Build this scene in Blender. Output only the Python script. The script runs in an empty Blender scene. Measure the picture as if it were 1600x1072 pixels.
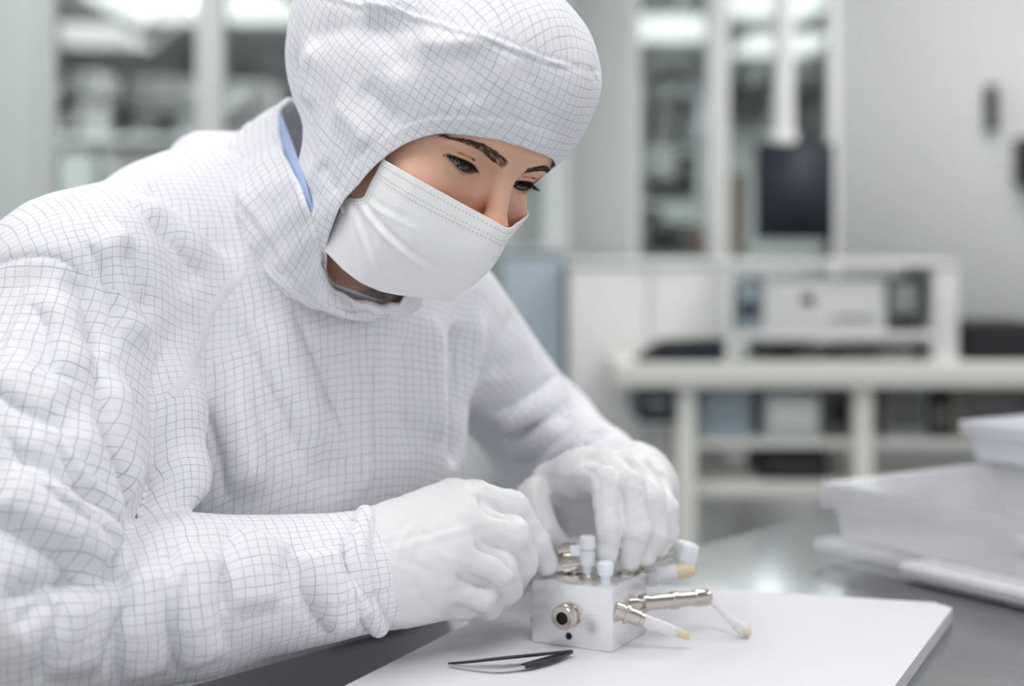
import bpy, bmesh, math, random
import numpy as np
from mathutils import Vector, Matrix
from mathutils.bvhtree import BVHTree

random.seed(7)
rng = np.random.default_rng(11)

# ------------------------------------------------------------------ camera, world, light, exposure
FPX, HOR, CAMH = 2400.0, 380.0, 0.3185      # focal length in pixels, horizon row, camera height above the work mat
T = 0.80                                    # height of the work mat above the floor
SC = bpy.context.scene
COL = SC.collection

cam_d = bpy.data.cameras.new('camera')
cam = bpy.data.objects.new('camera', cam_d)
COL.objects.link(cam)
cam.location = (0, 0, T + CAMH)
cam.rotation_euler = (math.pi / 2, 0, 0)
cam_d.sensor_width = 36.0
cam_d.sensor_fit = 'HORIZONTAL'
cam_d.lens = FPX / 1600 * 36
cam_d.shift_y = -(536 - HOR) / 1600
cam_d.clip_start = 0.02
cam_d.dof.use_dof = True
cam_d.dof.focus_distance = 1.13
cam_d.dof.aperture_fstop = 2.6
SC.camera = cam

world = bpy.data.worlds.new('world')
SC.world = world
world.use_nodes = True
world.node_tree.nodes['Background'].inputs[0].default_value = (0.95, 0.975, 1.0, 1)
world.node_tree.nodes['Background'].inputs[1].default_value = 0.80

SC.view_settings.view_transform = 'Standard'
SC.view_settings.look = 'None'
SC.view_settings.gamma = 1
SC.view_settings.use_curve_mapping = False
SC.view_settings.exposure = 0.06
CEIL_Z = T + 1.62


def area_light(name, loc, sx, sy, power, rot=(0, 0, 0), col=(1, 0.985, 0.97)):
    d = bpy.data.lights.new(name, 'AREA')
    d.shape = 'RECTANGLE'
    d.size, d.size_y = sx, sy
    d.energy = power
    d.color = col
    o = bpy.data.objects.new(name, d)
    COL.objects.link(o)
    o.location = loc
    o.rotation_euler = rot
    return o


for i, (lx, ly, pw) in enumerate([(-1.0, 0.75, 8.5), (0.3, 0.35, 8.5), (0.9, 1.9, 5), (-0.6, 2.3, 3), (1.2, 3.3, 12), (-0.9, 3.3, 5), (2.6, 3.0, 12)]):
    area_light('ceiling_and_added_light', (lx, ly, CEIL_Z - 0.03), 0.58, 1.18, pw)  # the row nearest the white wall is added to brighten that part


# ------------------------------------------------------------------ helpers
def W(px, py, Y):
    """pixel of the 1600x1072 frame + distance -> world point"""
    return np.array([(px - 800) * Y / FPX, Y, T + CAMH - (py - HOR) * Y / FPX])


def lin(c):
    return tuple(((v / 255) / 12.92 if v / 255 <= 0.04045 else ((v / 255 + 0.055) / 1.055) ** 2.4) for v in c) + (1.0,)


MATS = {}


def mat(name, col=(200, 200, 200), rough=0.5, metal=0.0, trans=0.0, alpha=1.0, emit=0.0, ior=1.45, noise=0.0, nscale=20.0,
        bump=0.0, bscale=60.0, sss=0.0, coat=0.0, aniso=None, sheen=0.0):
    if name in MATS:
        return MATS[name]
    m = bpy.data.materials.new(name)
    m.use_nodes = True
    nt = m.node_tree
    b = nt.nodes['Principled BSDF']
    c = lin(col)
    b.inputs['Base Color'].default_value = c
    b.inputs['Roughness'].default_value = rough
    b.inputs['Metallic'].default_value = metal
    b.inputs['Transmission Weight'].default_value = trans
    b.inputs['Alpha'].default_value = alpha
    b.inputs['IOR'].default_value = ior
    b.inputs['Coat Weight'].default_value = coat
    b.inputs['Sheen Weight'].default_value = sheen
    if sss:
        b.inputs['Subsurface Weight'].default_value = sss
        b.inputs['Subsurface Radius'].default_value = (0.006, 0.003, 0.002)
        b.inputs['Subsurface Scale'].default_value = 1.0
    if emit:
        b.inputs['Emission Color'].default_value = c
        b.inputs['Emission Strength'].default_value = emit
    if noise or bump:
        tc = nt.nodes.new('ShaderNodeTexCoord')
        mp = nt.nodes.new('ShaderNodeMapping')
        if aniso:
            mp.inputs['Scale'].default_value = aniso
        nt.links.new(tc.outputs['Object'], mp.inputs[0])
    if noise:
        n = nt.nodes.new('ShaderNodeTexNoise')
        n.inputs['Scale'].default_value = nscale
        n.inputs['Detail'].default_value = 5
        nt.links.new(mp.outputs[0], n.inputs['Vector'])
        r = nt.nodes.new('ShaderNodeMix')
        r.data_type = 'RGBA'
        r.inputs[6].default_value = tuple(v * (1 - noise) for v in c[:3]) + (1,)
        r.inputs[7].default_value = tuple(min(1, v * (1 + noise)) for v in c[:3]) + (1,)
        nt.links.new(n.outputs['Fac'], r.inputs[0])
        nt.links.new(r.outputs[2], b.inputs['Base Color'])
    if bump:
        n2 = nt.nodes.new('ShaderNodeTexNoise')
        n2.inputs['Scale'].default_value = bscale
        n2.inputs['Detail'].default_value = 4
        nt.links.new(mp.outputs[0], n2.inputs['Vector'])
        bp = nt.nodes.new('ShaderNodeBump')
        bp.inputs['Strength'].default_value = bump
        bp.inputs['Distance'].default_value = 0.002
        nt.links.new(n2.outputs['Fac'], bp.inputs['Height'])
        nt.links.new(bp.outputs[0], b.inputs['Normal'])
    MATS[name] = m
    return m


def finish(name, me, m, parent=None, smooth=True, mw=None):
    o = bpy.data.objects.new(name, me)
    COL.objects.link(o)
    if m is not None and not me.materials:
        me.materials.append(m)
    if smooth:
        me.polygons.foreach_set('use_smooth', [True] * len(me.polygons))
    if mw is not None:
        o.matrix_world = mw
    if parent is not None:
        o.parent = parent
        o.matrix_parent_inverse = Matrix.Translation(-Vector(parent['_base'])) if '_base' in parent else Matrix.Identity(4)
    return o


def tag(o, label, cat, group=None, kind=None):
    o['label'] = label
    o['category'] = cat
    if group:
        o['group'] = group
    if kind:
        o['kind'] = kind
    return o


def empty(name, loc, label=None, cat=None, group=None):
    o = bpy.data.objects.new(name, None)
    COL.objects.link(o)
    o.empty_display_size = 0.05
    o.location = loc
    o['_base'] = tuple(float(v) for v in loc)
    if label:
        tag(o, label, cat, group)
    return o


def structure(o):
    o['kind'] = 'structure'
    return o


class MB:
    """collects shapes in world coordinates into one mesh"""

    def __init__(self):
        self.bm = bmesh.new()

    def box(self, lo, hi, bev=0.0, M=None, seg=2):
        lo, hi = np.minimum(lo, hi), np.maximum(lo, hi)
        r = bmesh.ops.create_cube(self.bm, size=1)
        vs = r['verts']
        c = (np.array(lo) + np.array(hi)) / 2
        s = np.array(hi) - np.array(lo)
        for v in vs:
            v.co = Vector((v.co.x * s[0] + c[0], v.co.y * s[1] + c[1], v.co.z * s[2] + c[2]))
        if bev:
            es = list({e for v in vs for e in v.link_edges})
            rr = bmesh.ops.bevel(self.bm, geom=es, offset=bev, segments=seg, profile=0.5, affect='EDGES')
            vs = list({v for f in rr['faces'] for v in f.verts} | {v for v in vs if v.is_valid})
        if M is not None:
            bmesh.ops.transform(self.bm, matrix=M, verts=vs)
        return self

    def lathe(self, a, b, prof, n=20, cap=True):
        """prof: list of (t along a->b in metres, radius)"""
        a, b = Vector(a), Vector(b)
        d = (b - a).normalized()
        u = d.orthogonal().normalized()
        w = d.cross(u)
        rings = []
        for t, r in prof:
            rings.append([self.bm.verts.new(a + d * t + (u * math.cos(2 * math.pi * k / n) + w * math.sin(2 * math.pi * k / n)) * r) for k in range(n)])
        for i in range(len(rings) - 1):
            for k in range(n):
                self.bm.faces.new((rings[i][k], rings[i][(k + 1) % n], rings[i + 1][(k + 1) % n], rings[i + 1][k]))
        if cap:
            self.bm.faces.new(list(reversed(rings[0])))
            self.bm.faces.new(rings[-1])
        return self

    def tube(self, pts, r, n=10, cap=True):
        pts = [Vector(p) for p in pts]
        rs = r if hasattr(r, '__len__') else [r] * len(pts)
        up = None
        rings = []
        for i, p in enumerate(pts):
            d = (pts[min(i + 1, len(pts) - 1)] - pts[max(i - 1, 0)]).normalized()
            u = d.orthogonal().normalized() if up is None else (up - d * up.dot(d)).normalized()
            up = u
            w = d.cross(u)
            rings.append([self.bm.verts.new(p + (u * math.cos(2 * math.pi * k / n) + w * math.sin(2 * math.pi * k / n)) * rs[i]) for k in range(n)])
        for i in range(len(rings) - 1):
            for k in range(n):
                self.bm.faces.new((rings[i][k], rings[i][(k + 1) % n], rings[i + 1][(k + 1) % n], rings[i + 1][k]))
        if cap and n > 2:
            self.bm.faces.new(list(reversed(rings[0])))
            self.bm.faces.new(rings[-1])
        return self

    def prism(self, poly, z0, z1, bev=0.0, seg=3):
        vs0 = [self.bm.verts.new((p[0], p[1], z0)) for p in poly]
        vs1 = [self.bm.verts.new((p[0], p[1], z1)) for p in poly]
        n = len(poly)
        self.bm.faces.new(list(reversed(vs0)))
        top = self.bm.faces.new(vs1)
        for i in range(n):
            self.bm.faces.new((vs0[i], vs0[(i + 1) % n], vs1[(i + 1) % n], vs1[i]))
        if bev:
            es = list({e for f in self.bm.faces for e in f.edges if abs(e.verts[0].co.z - e.verts[1].co.z) < 1e-6})
            bmesh.ops.bevel(self.bm, geom=es, offset=bev, segments=seg, profile=0.5, affect='EDGES')
        return self

    def build(self, name, m, parent=None, smooth=False, auto=True):
        bmesh.ops.recalc_face_normals(self.bm, faces=self.bm.faces)
        me = bpy.data.meshes.new(name)
        if auto:
            for e in self.bm.edges:
                if len(e.link_faces) == 2 and e.calc_face_angle(0) > 0.6:
                    e.smooth = False
            smooth = True
        self.bm.to_mesh(me)
        self.bm.free()
        return finish(name, me, m, parent, smooth)


def round_poly(pts, r, n=6):
    out = []
    k = len(pts)
    for i in range(k):
        p, a, b = np.array(pts[i]), np.array(pts[i - 1]), np.array(pts[(i + 1) % k])
        ri = r[i] if hasattr(r, '__len__') else r
        da, db = (a - p) / np.linalg.norm(a - p), (b - p) / np.linalg.norm(b - p)
        for j in range(n + 1):
            t = j / n
            q0, q1 = p + da * ri * (1 - t), p + db * ri * t
            out.append(tuple(q0 + (q1 - q0) * t if False else (p + da * ri * (1 - t) ** 2 + db * ri * t ** 2)))
    return out


def catmull(pts, n=8):
    pts = [np.array(p, float) for p in pts]
    P = [2 * pts[0] - pts[1]] + pts + [2 * pts[-1] - pts[-2]]
    out = []
    for i in range(1, len(P) - 2):
        for j in range(n):
            t = j / n
            out.append(0.5 * (2 * P[i] + (P[i + 1] - P[i - 1]) * t + (2 * P[i - 1] - 5 * P[i] + 4 * P[i + 1] - P[i + 2]) * t * t
                              + (3 * P[i] - P[i - 1] - 3 * P[i + 1] + P[i + 2]) * t ** 3))
    out.append(pts[-1])
    return out


# ------------------------------------------------------------------ implicit surfaces
def smin(a, b, k):
    if np.ndim(k) == 0 and k <= 0:
        return np.minimum(a, b)
    h = np.clip(0.5 + 0.5 * (b - a) / k, 0, 1)
    return b + (a - b) * h - k * h * (1 - h)


def smax(a, b, k):
    return -smin(-a, -b, k)


def rcone(X, Y, Z, a, b, ra, rb):
    a, b = np.asarray(a, float), np.asarray(b, float)
    d = b - a
    L = max(float(d @ d), 1e-12)
    t = np.clip(((X - a[0]) * d[0] + (Y - a[1]) * d[1] + (Z - a[2]) * d[2]) / L, 0, 1)
    return np.sqrt((X - a[0] - t * d[0]) ** 2 + (Y - a[1] - t * d[1]) ** 2 + (Z - a[2] - t * d[2]) ** 2) - (ra + (rb - ra) * t)


def ellip(X, Y, Z, c, r, A=None):
    x, y, z = X - c[0], Y - c[1], Z - c[2]
    if A is not None:
        A = np.asarray(A)
        x, y, z = x * A[0, 0] + y * A[0, 1] + z * A[0, 2], x * A[1, 0] + y * A[1, 1] + z * A[1, 2], x * A[2, 0] + y * A[2, 1] + z * A[2, 2]
    k0 = np.sqrt((x / r[0]) ** 2 + (y / r[1]) ** 2 + (z / r[2]) ** 2)
    k1 = np.sqrt((x / r[0] ** 2) ** 2 + (y / r[1] ** 2) ** 2 + (z / r[2] ** 2) ** 2) + 1e-9
    return k0 * (k0 - 1) / k1


def nets(fn, xs, ys, zs):
    """surface nets of fn < 0 over a (possibly uneven) grid"""
    xs, ys, zs = (np.asarray(v, np.float64) for v in (xs, ys, zs))
    D = fn(xs[:, None, None], ys[None, :, None], zs[None, None, :]) + np.zeros((len(xs), len(ys), len(zs)))
    S = D < 0
    nx, ny, nz = D.shape
    cnt = np.zeros((nx - 1, ny - 1, nz - 1), np.int8)
    for i in (0, 1):
        for j in (0, 1):
            for k in (0, 1):
                cnt += S[i:nx - 1 + i, j:ny - 1 + j, k:nz - 1 + k]
    act = (cnt > 0) & (cnt < 8)
    I, J, K = np.nonzero(act)
    idx = -np.ones(act.shape, np.int64)
    idx[I, J, K] = np.arange(len(I))
    acc = np.zeros((len(I), 3))
    num = np.zeros(len(I))
    G = [xs, ys, zs]
    corners = [(0, 0, 0), (1, 0, 0), (0, 1, 0), (1, 1, 0), (0, 0, 1), (1, 0, 1), (0, 1, 1), (1, 1, 1)]
    for c0 in corners:
        for ax in range(3):
            if c0[ax]:
                continue
            c1 = list(c0)
            c1[ax] = 1
            d0 = D[I + c0[0], J + c0[1], K + c0[2]]
            d1 = D[I + c1[0], J + c1[1], K + c1[2]]
            m = (d0 < 0) != (d1 < 0)
            t = np.where(m, d0 / np.where(m, d0 - d1, 1), 0)
            p = np.stack([xs[I + c0[0]], ys[J + c0[1]], zs[K + c0[2]]], 1)
            q = np.stack([xs[I + c1[0]], ys[J + c1[1]], zs[K + c1[2]]], 1)
            acc += np.where(m[:, None], p + (q - p) * t[:, None], 0)
            num += m
    V = acc / num[:, None]
    F = []
    for ax in range(3):
        sl0 = [slice(None)] * 3
        sl1 = [slice(None)] * 3
        sl0[ax] = slice(0, -1)
        sl1[ax] = slice(1, None)
        ch = S[tuple(sl0)] != S[tuple(sl1)]
        o = [a for a in range(3) if a != ax]
        ch = np.array(np.nonzero(ch)).T
        sh = act.shape
        ok = (ch[:, o[0]] > 0) & (ch[:, o[1]] > 0) & (ch[:, o[0]] < sh[o[0]]) & (ch[:, o[1]] < sh[o[1]])
        ch = ch[ok]
        inside = S[ch[:, 0], ch[:, 1], ch[:, 2]]

        def at(da, db):
            q = ch.copy()
            q[:, o[0]] -= da
            q[:, o[1]] -= db
            return idx[q[:, 0], q[:, 1], q[:, 2]]
        quad = np.stack([at(0, 0), at(1, 0), at(1, 1), at(0, 1)], 1)
        flip = inside if ax != 1 else ~inside
        quad[~flip] = quad[~flip][:, ::-1]
        F.append(quad)
    F = np.concatenate(F)
    return V, F


def smooth_mesh(V, F, it=2, lam=0.5):
    E = np.concatenate([F[:, [0, 1]], F[:, [1, 2]], F[:, [2, 3]], F[:, [3, 0]]])
    n = len(V)
    for _ in range(it):
        s = np.zeros_like(V)
        c = np.zeros(n)
        for a, b in ((0, 1), (1, 0)):
            for d in range(3):
                s[:, d] += np.bincount(E[:, a], V[E[:, b], d], n)
            c += np.bincount(E[:, a], minlength=n)
        V = V + lam * (s / np.maximum(c, 1)[:, None] - V)
    return V


def mesh_from(name, V, F):
    me = bpy.data.meshes.new(name)
    me.vertices.add(len(V))
    me.vertices.foreach_set('co', np.asarray(V, np.float32).ravel())
    F = np.asarray(F)
    n = F.shape[1]
    me.loops.add(F.size)
    me.loops.foreach_set('vertex_index', F.ravel().astype(np.int32))
    me.polygons.add(len(F))
    me.polygons.foreach_set('loop_start', np.arange(0, F.size, n, dtype=np.int32))
    me.update(calc_edges=True)
    me.validate()
    return me


def subdivide(V, F, levels=1):
    me = mesh_from('tmp', V, F)
    o = bpy.data.objects.new('tmp', me)
    COL.objects.link(o)
    s = o.modifiers.new('s', 'SUBSURF')
    s.levels = levels
    dg = bpy.context.evaluated_depsgraph_get()
    m2 = bpy.data.meshes.new_from_object(o.evaluated_get(dg))
    V2 = np.zeros(len(m2.vertices) * 3, np.float32)
    m2.vertices.foreach_get('co', V2)
    F2 = np.zeros(len(m2.polygons) * 4, np.int32)
    m2.loops.foreach_get('vertex_index', F2)
    bpy.data.objects.remove(o)
    bpy.data.meshes.remove(me)
    bpy.data.meshes.remove(m2)
    return V2.reshape(-1, 3).astype(np.float64), F2.reshape(-1, 4)


def normals(V, F):
    n = np.cross(V[F[:, 2]] - V[F[:, 0]], V[F[:, 3]] - V[F[:, 1]])
    N = np.zeros_like(V)
    for k in range(4):
        for d in range(3):
            N[:, d] += np.bincount(F[:, k], n[:, d], len(V))
    return N / (np.linalg.norm(N, axis=1)[:, None] + 1e-12)


def caster(V, F):
    bvh = BVHTree.FromPolygons([tuple(v) for v in V], [tuple(int(i) for i in f) for f in F])
    o = Vector((0, 0, T + CAMH))

    def cast(px, py):
        d = Vector(((px - 800) / FPX, 1, -(py - HOR) / FPX)).normalized()
        r = bvh.ray_cast(o, d)
        return None if r[0] is None else np.array(r[0])
    cast.bvh = bvh
    return cast


def fold(V, N, disp, pts, amp, w, taper=0.25, side=0.0, crisp=True):
    """adds a ridge (amp > 0) or groove along a 3-D polyline to disp; side moves a counter-groove beside it"""
    pts = [p for p in pts if p is not None]
    if len(pts) < 2:
        return
    P = np.array(catmull(pts, 6))
    seg = np.linalg.norm(np.diff(P, axis=0), axis=1)
    cum = np.concatenate([[0], np.cumsum(seg)])
    L = cum[-1]
    R = 3 * w
    m = np.nonzero(np.all(V > P.min(0) - R, 1) & np.all(V < P.max(0) + R, 1))[0]
    if not len(m):
        return
    v = V[m]
    best = np.full(len(m), 1e9)
    s = np.zeros(len(m))
    for i in range(len(P) - 1):
        d = P[i + 1] - P[i]
        t = np.clip((v - P[i]) @ d / max(d @ d, 1e-12), 0, 1)
        q = np.linalg.norm(v - P[i] - t[:, None] * d, axis=1)
        c = q < best
        best[c] = q[c]
        s[c] = cum[i] + t[c] * seg[i]
    u = s / L
    tp = np.clip(u / taper, 0, 1) * np.clip((1 - u) / taper, 0, 1) if taper > 0 else 1.0
    tp = tp * tp * (3 - 2 * tp) if taper > 0 else 1.0
    if crisp == 'roll':
        g = np.sqrt(np.clip(1 - (best / w) ** 2, 0, 1)) - 0.25 * np.exp(-((best - w) / (0.3 * w)) ** 2)
    else:
        g = np.exp(-(np.sqrt(best ** 2 + (0.35 * w) ** 2) - 0.35 * w) / (0.75 * w))
    if side:
        g = g - side * np.exp(-((best - 1.8 * w) / w) ** 2)
    disp[m] += amp * g * tp


def set_uv(me, uv_loops):
    l = me.uv_layers.new(name='UVMap')
    l.data.foreach_set('uv', np.asarray(uv_loops, np.float32).ravel())


# ------------------------------------------------------------------ fabric with a woven conductive grid
def fabric(name, col, line, pitch=0.0060, amount=0.72, wave=0.10):
    m = bpy.data.materials.new(name)
    m.use_nodes = True
    nt = m.node_tree
    N, L = nt.nodes, nt.links
    b = N['Principled BSDF']
    b.inputs['Roughness'].default_value = 0.75
    b.inputs['Sheen Weight'].default_value = 0.15
    uv = N.new('ShaderNodeUVMap')
    uv.uv_map = 'UVMap'
    sc = N.new('ShaderNodeVectorMath')
    sc.operation = 'SCALE'
    sc.inputs['Scale'].default_value = 1 / pitch
    L.new(uv.outputs[0], sc.inputs[0])
    nz = N.new('ShaderNodeTexNoise')
    nz.inputs['Scale'].default_value = 0.22
    nz.inputs['Detail'].default_value = 2
    L.new(sc.outputs[0], nz.inputs['Vector'])
    off = N.new('ShaderNodeVectorMath')
    off.operation = 'MULTIPLY_ADD'
    off.inputs[1].default_value = (wave * 8, wave * 8, 0)
    L.new(nz.outputs['Color'], off.inputs[0])
    L.new(sc.outputs[0], off.inputs[2])
    sep = N.new('ShaderNodeSeparateXYZ')
    L.new(off.outputs[0], sep.inputs[0])
    lines = []
    for k in (0, 1):
        fr = N.new('ShaderNodeMath')
        fr.operation = 'FRACT'
        L.new(sep.outputs[k], fr.inputs[0])
        sb = N.new('ShaderNodeMath')
        sb.operation = 'SUBTRACT'
        sb.inputs[1].default_value = 0.5
        L.new(fr.outputs[0], sb.inputs[0])
        ab = N.new('ShaderNodeMath')
        ab.operation = 'ABSOLUTE'
        L.new(sb.outputs[0], ab.inputs[0])
        mr = N.new('ShaderNodeMapRange')
        mr.interpolation_type = 'SMOOTHSTEP'
        mr.inputs['From Min'].default_value = 0.068
        mr.inputs['From Max'].default_value = 0.025
        L.new(ab.outputs[0], mr.inputs['Value'])
        n2 = N.new('ShaderNodeTexNoise')
        n2.inputs['Scale'].default_value = 0.9
        n2.inputs['Detail'].default_value = 3
        ofs = N.new('ShaderNodeVectorMath')
        ofs.operation = 'MULTIPLY_ADD'
        ofs.inputs[1].default_value = (0.25, 1, 1) if k else (1, 0.25, 1)
        ofs.inputs[2].default_value = (17 * k, 5 * k, 0)
        L.new(sc.outputs[0], ofs.inputs[0])
        L.new(ofs.outputs[0], n2.inputs['Vector'])
        m2 = N.new('ShaderNodeMapRange')
        m2.inputs['From Min'].default_value = 0.36
        m2.inputs['From Max'].default_value = 0.80
        m2.inputs['To Min'].default_value = 0.35 * amount
        m2.inputs['To Max'].default_value = amount
        L.new(n2.outputs['Fac'], m2.inputs['Value'])
        mu = N.new('ShaderNodeMath')
        mu.operation = 'MULTIPLY'
        L.new(mr.outputs[0], mu.inputs[0])
        L.new(m2.outputs[0], mu.inputs[1])
        lines.append(mu)
    mx = N.new('ShaderNodeMath')
    mx.operation = 'MAXIMUM'
    L.new(lines[0].outputs[0], mx.inputs[0])
    L.new(lines[1].outputs[0], mx.inputs[1])
    mix = N.new('ShaderNodeMix')
    mix.data_type = 'RGBA'
    mix.inputs[6].default_value = lin(col)
    mix.inputs[7].default_value = lin(line)
    L.new(mx.outputs[0], mix.inputs[0])
    L.new(mix.outputs[2], b.inputs['Base Color'])
    wv = N.new('ShaderNodeTexNoise')
    wv.inputs['Scale'].default_value = 2.2
    wv.inputs['Detail'].default_value = 6
    L.new(sc.outputs[0], wv.inputs['Vector'])
    bp = N.new('ShaderNodeBump')
    bp.inputs['Strength'].default_value = 0.35
    bp.inputs['Distance'].default_value = 0.0012
    L.new(wv.outputs['Fac'], bp.inputs['Height'])
    L.new(bp.outputs[0], b.inputs['Normal'])
    return m


M_SEAM = mat('seam_fabric', (230, 230, 237), 0.75, bump=0.2, bscale=700)
M_SUIT = fabric('cleanroom_fabric', (237, 237, 243), (118, 121, 140))



# ------------------------------------------------------------------ room shell
def glass_mat(name, tint, refl=0.08, rough=0.03):
    m = bpy.data.materials.new(name)
    m.use_nodes = True
    N, L = m.node_tree.nodes, m.node_tree.links
    N.remove(N['Principled BSDF'])
    tr = N.new('ShaderNodeBsdfTransparent')
    tr.inputs[0].default_value = lin(tint)
    gl = N.new('ShaderNodeBsdfGlossy')
    gl.inputs['Roughness'].default_value = rough
    mx = N.new('ShaderNodeMixShader')
    mx.inputs[0].default_value = refl
    L.new(tr.outputs[0], mx.inputs[1])
    L.new(gl.outputs[0], mx.inputs[2])
    L.new(mx.outputs[0], N['Material Output'].inputs[0])
    MATS[name] = m
    return m


M_WALL = mat('painted_wall', (214, 216, 217), 0.6, noise=0.02, nscale=3)
M_FARWALL = mat('far_wall', (176, 182, 181), 0.7, noise=0.05, nscale=1.5)
M_FLOOR = mat('epoxy_floor', (140, 143, 144), 0.35, noise=0.04, nscale=4)
M_CEIL = mat('ceiling_tile', (208, 211, 211), 0.8)
M_FRAME = mat('partition_frame', (206, 213, 212), 0.45, noise=0.02, nscale=5)
M_GLASS = glass_mat('partition_glass', (210, 214, 213), 0.08)
M_CLEARGLASS = glass_mat('window_glass', (218, 223, 223), 0.05)
M_LIT = mat('lamp_diffuser', (255, 253, 250), 0.5, emit=1.7)
M_LITB = mat('bright_diffuser', (255, 253, 250), 0.5, emit=2.2)
M_WHITE = mat('white_laminate', (226, 228, 227), 0.45, noise=0.015, nscale=8)
M_CREAM = mat('bench_enamel', (226, 227, 221), 0.4, noise=0.02, nscale=8)
M_BLACK = mat('black_plastic', (24, 26, 30), 0.6)
M_NAVY = mat('navy_plastic', (34, 44, 58), 0.4)
M_DGREY = mat('dark_grey_metal', (92, 94, 95), 0.45)
M_MGREY = mat('mid_grey_metal', (150, 153, 154), 0.5)
M_LGREY = mat('light_grey_metal', (196, 199, 200), 0.5)
M_BLUEGREY = mat('blue_grey_panel', (152, 166, 175), 0.4)
M_LBLUE = mat('pale_blue_plastic', (166, 182, 192), 0.4)

structure(MB().box((-5.2, -1.6, -0.05), (5.2, 13.4, 0)).build('floor', M_FLOOR))
structure(MB().box((-5.2, -1.6, CEIL_Z), (5.2, 13.4, CEIL_Z + 0.06)).build('ceiling', M_CEIL))
structure(MB().box((-5.2, 13.2, 0), (5.2, 13.4, CEIL_Z)).build('wall_back', M_FARWALL))
structure(MB().box((-5.2, 4.3, 0), (-5.06, 13.2, CEIL_Z)).build('wall_left', M_FARWALL))
structure(MB().box((5.06, 4.3, 0), (5.2, 13.2, CEIL_Z)).build('wall_right', M_FARWALL))
structure(MB().box((0.935, 4.4, 0), (4.2, 4.52, CEIL_Z)).build('wall_front', M_WALL))
structure(MB().box((-4.2, 3.99, 0), (-1.238, 4.09, CEIL_Z), 0.006).build('wall_side', mat('panel_wall', (206, 214, 213), 0.5, noise=0.03, nscale=2)))
structure(MB().box((0.147, 4.34, 0), (0.335, 4.46, CEIL_Z), 0.004).build('wall_column', mat('column_paint', (200, 203, 203), 0.55, noise=0.03, nscale=3)))


def ceiling_light(x, y, label, m_lit=None):
    r = empty('ceiling_light', (x, y, CEIL_Z - 0.03), label, 'ceiling light', 'flat rectangular ceiling lights')
    m = MB()
    for a, b in (((-.31, -.61), (.31, -.585)), ((-.31, .585), (.31, .61)), ((-.31, -.585), (-.285, .585)), ((.285, -.585), (.31, .585))):
        m.box((x + a[0], y + a[1], CEIL_Z - 0.022), (x + b[0], y + b[1], CEIL_Z - 0.0005))
    m.build('frame', M_WHITE, r)
    MB().box((x - .284, y - .584, CEIL_Z - 0.016), (x + .284, y + .584, CEIL_Z - 0.004)).build('diffuser', m_lit or M_LIT, r)


SEEN = [(1.75, 9.95, 'ceiling light seen through the window above the black monitor'), (0.95, 9.2, 'ceiling light seen through the window beside the white mullion'),
        (1.42, 8.2, 'ceiling light cut by the top edge above the window'), (-1.95, 8.42, 'glowing ceiling light left of the grey glass partition post'),
        (-1.47, 8.42, 'glowing ceiling light right of the grey glass partition post'), (-2.6, 9.5, 'pale ceiling light low behind the corner glass pane')]
for x, y, l in SEEN:
    ceiling_light(x, y, l, M_LITB if 'glowing ceiling' in l else None)
for x, y, l in [(-1.0, 0.75, 'ceiling light above the person and the near table end'), (0.3, 0.35, 'ceiling light above the camera side of the table'),
                (0.9, 1.9, 'ceiling light above the translucent boxes'), (-0.6, 2.3, 'ceiling light behind the person, before the glass partition'),
                (1.2, 3.3, 'unseen ceiling light added above the white lab bench'), (-0.9, 3.3, 'unseen ceiling light added close to the glass partition'), (2.6, 3.0, 'unseen ceiling light added beside the far end of the lab bench')]:  # this unseen row belongs to lamps added to lift the white wall
    ceiling_light(x, y, l)
for x, y, p in [(-2.2, 7.4, 110), (1.4, 7.4, 170), (-1.2, 11.0, 120), (2.4, 11.0, 170)]:
    area_light('far_room_fill', (x, y, CEIL_Z - 0.05), 1.8, 1.8, p)  # unseen lamps without fixtures, added to brighten the far room

# glazed partition behind her
gp = structure(empty('window_1', (-0.5, 4.05, 0)))
for x0, x1 in ((-1.238, -1.20), (-0.825, -0.758), (-0.30, -0.25), (0.09, 0.147)):
    MB().box((x0, 4.0, 0), (x1, 4.08, CEIL_Z), 0.003).build('window_post', M_FRAME, gp)
for z0, z1 in ((0, 0.08), (T - 0.02, T + 0.02), (CEIL_Z - 0.05, CEIL_Z)):
    for x0, x1 in ((-1.20, -0.825), (-0.758, -0.30), (-0.25, 0.09)):
        MB().box((x0, 4.01, z0), (x1, 4.07, z1)).build('window_rail', M_FRAME, gp)
for x0, x1 in ((-1.20, -0.825), (-0.758, -0.30), (-0.25, 0.09)):
    MB().box((x0, 4.035, T + 0.02), (x1, 4.043, CEIL_Z - 0.05)).build('pane', M_GLASS, gp)
    MB().box((x0, 4.03, 0.08), (x1, 4.05, T - 0.02)).build('lower_panel', M_FRAME, gp)
# window into the far room
gw = structure(empty('window_2', (0.64, 4.43, 0)))
MB().box((0.335, 4.38, 0), (0.365, 4.45, CEIL_Z), 0.002).build('window_post', M_WHITE, gw)
MB().box((0.559, 4.37, 0), (0.618, 4.45, CEIL_Z), 0.003).build('mullion', M_WHITE, gw)
MB().box((0.905, 4.38, 0), (0.935, 4.45, CEIL_Z), 0.002).build('window_post', M_WHITE, gw)
for x0, x1 in ((0.365, 0.559), (0.618, 0.905)):
    MB().box((x0, 4.40, T + 0.20), (x1, 4.408, CEIL_Z)).build('pane', M_CLEARGLASS, gw)
    MB().box((x0, 4.39, 0), (x1, 4.44, T + 0.20)).build('lower_panel', M_WHITE, gw)


# ------------------------------------------------------------------ things in the far room
def px_box(x0, x1, y0, y1, Y, depth, bev=0.004):
    a, b = W(x0, y1, Y), W(x1, y0, Y)
    return MB().box((a[0], Y, a[2]), (b[0], Y + depth, b[2]), bev)


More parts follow.
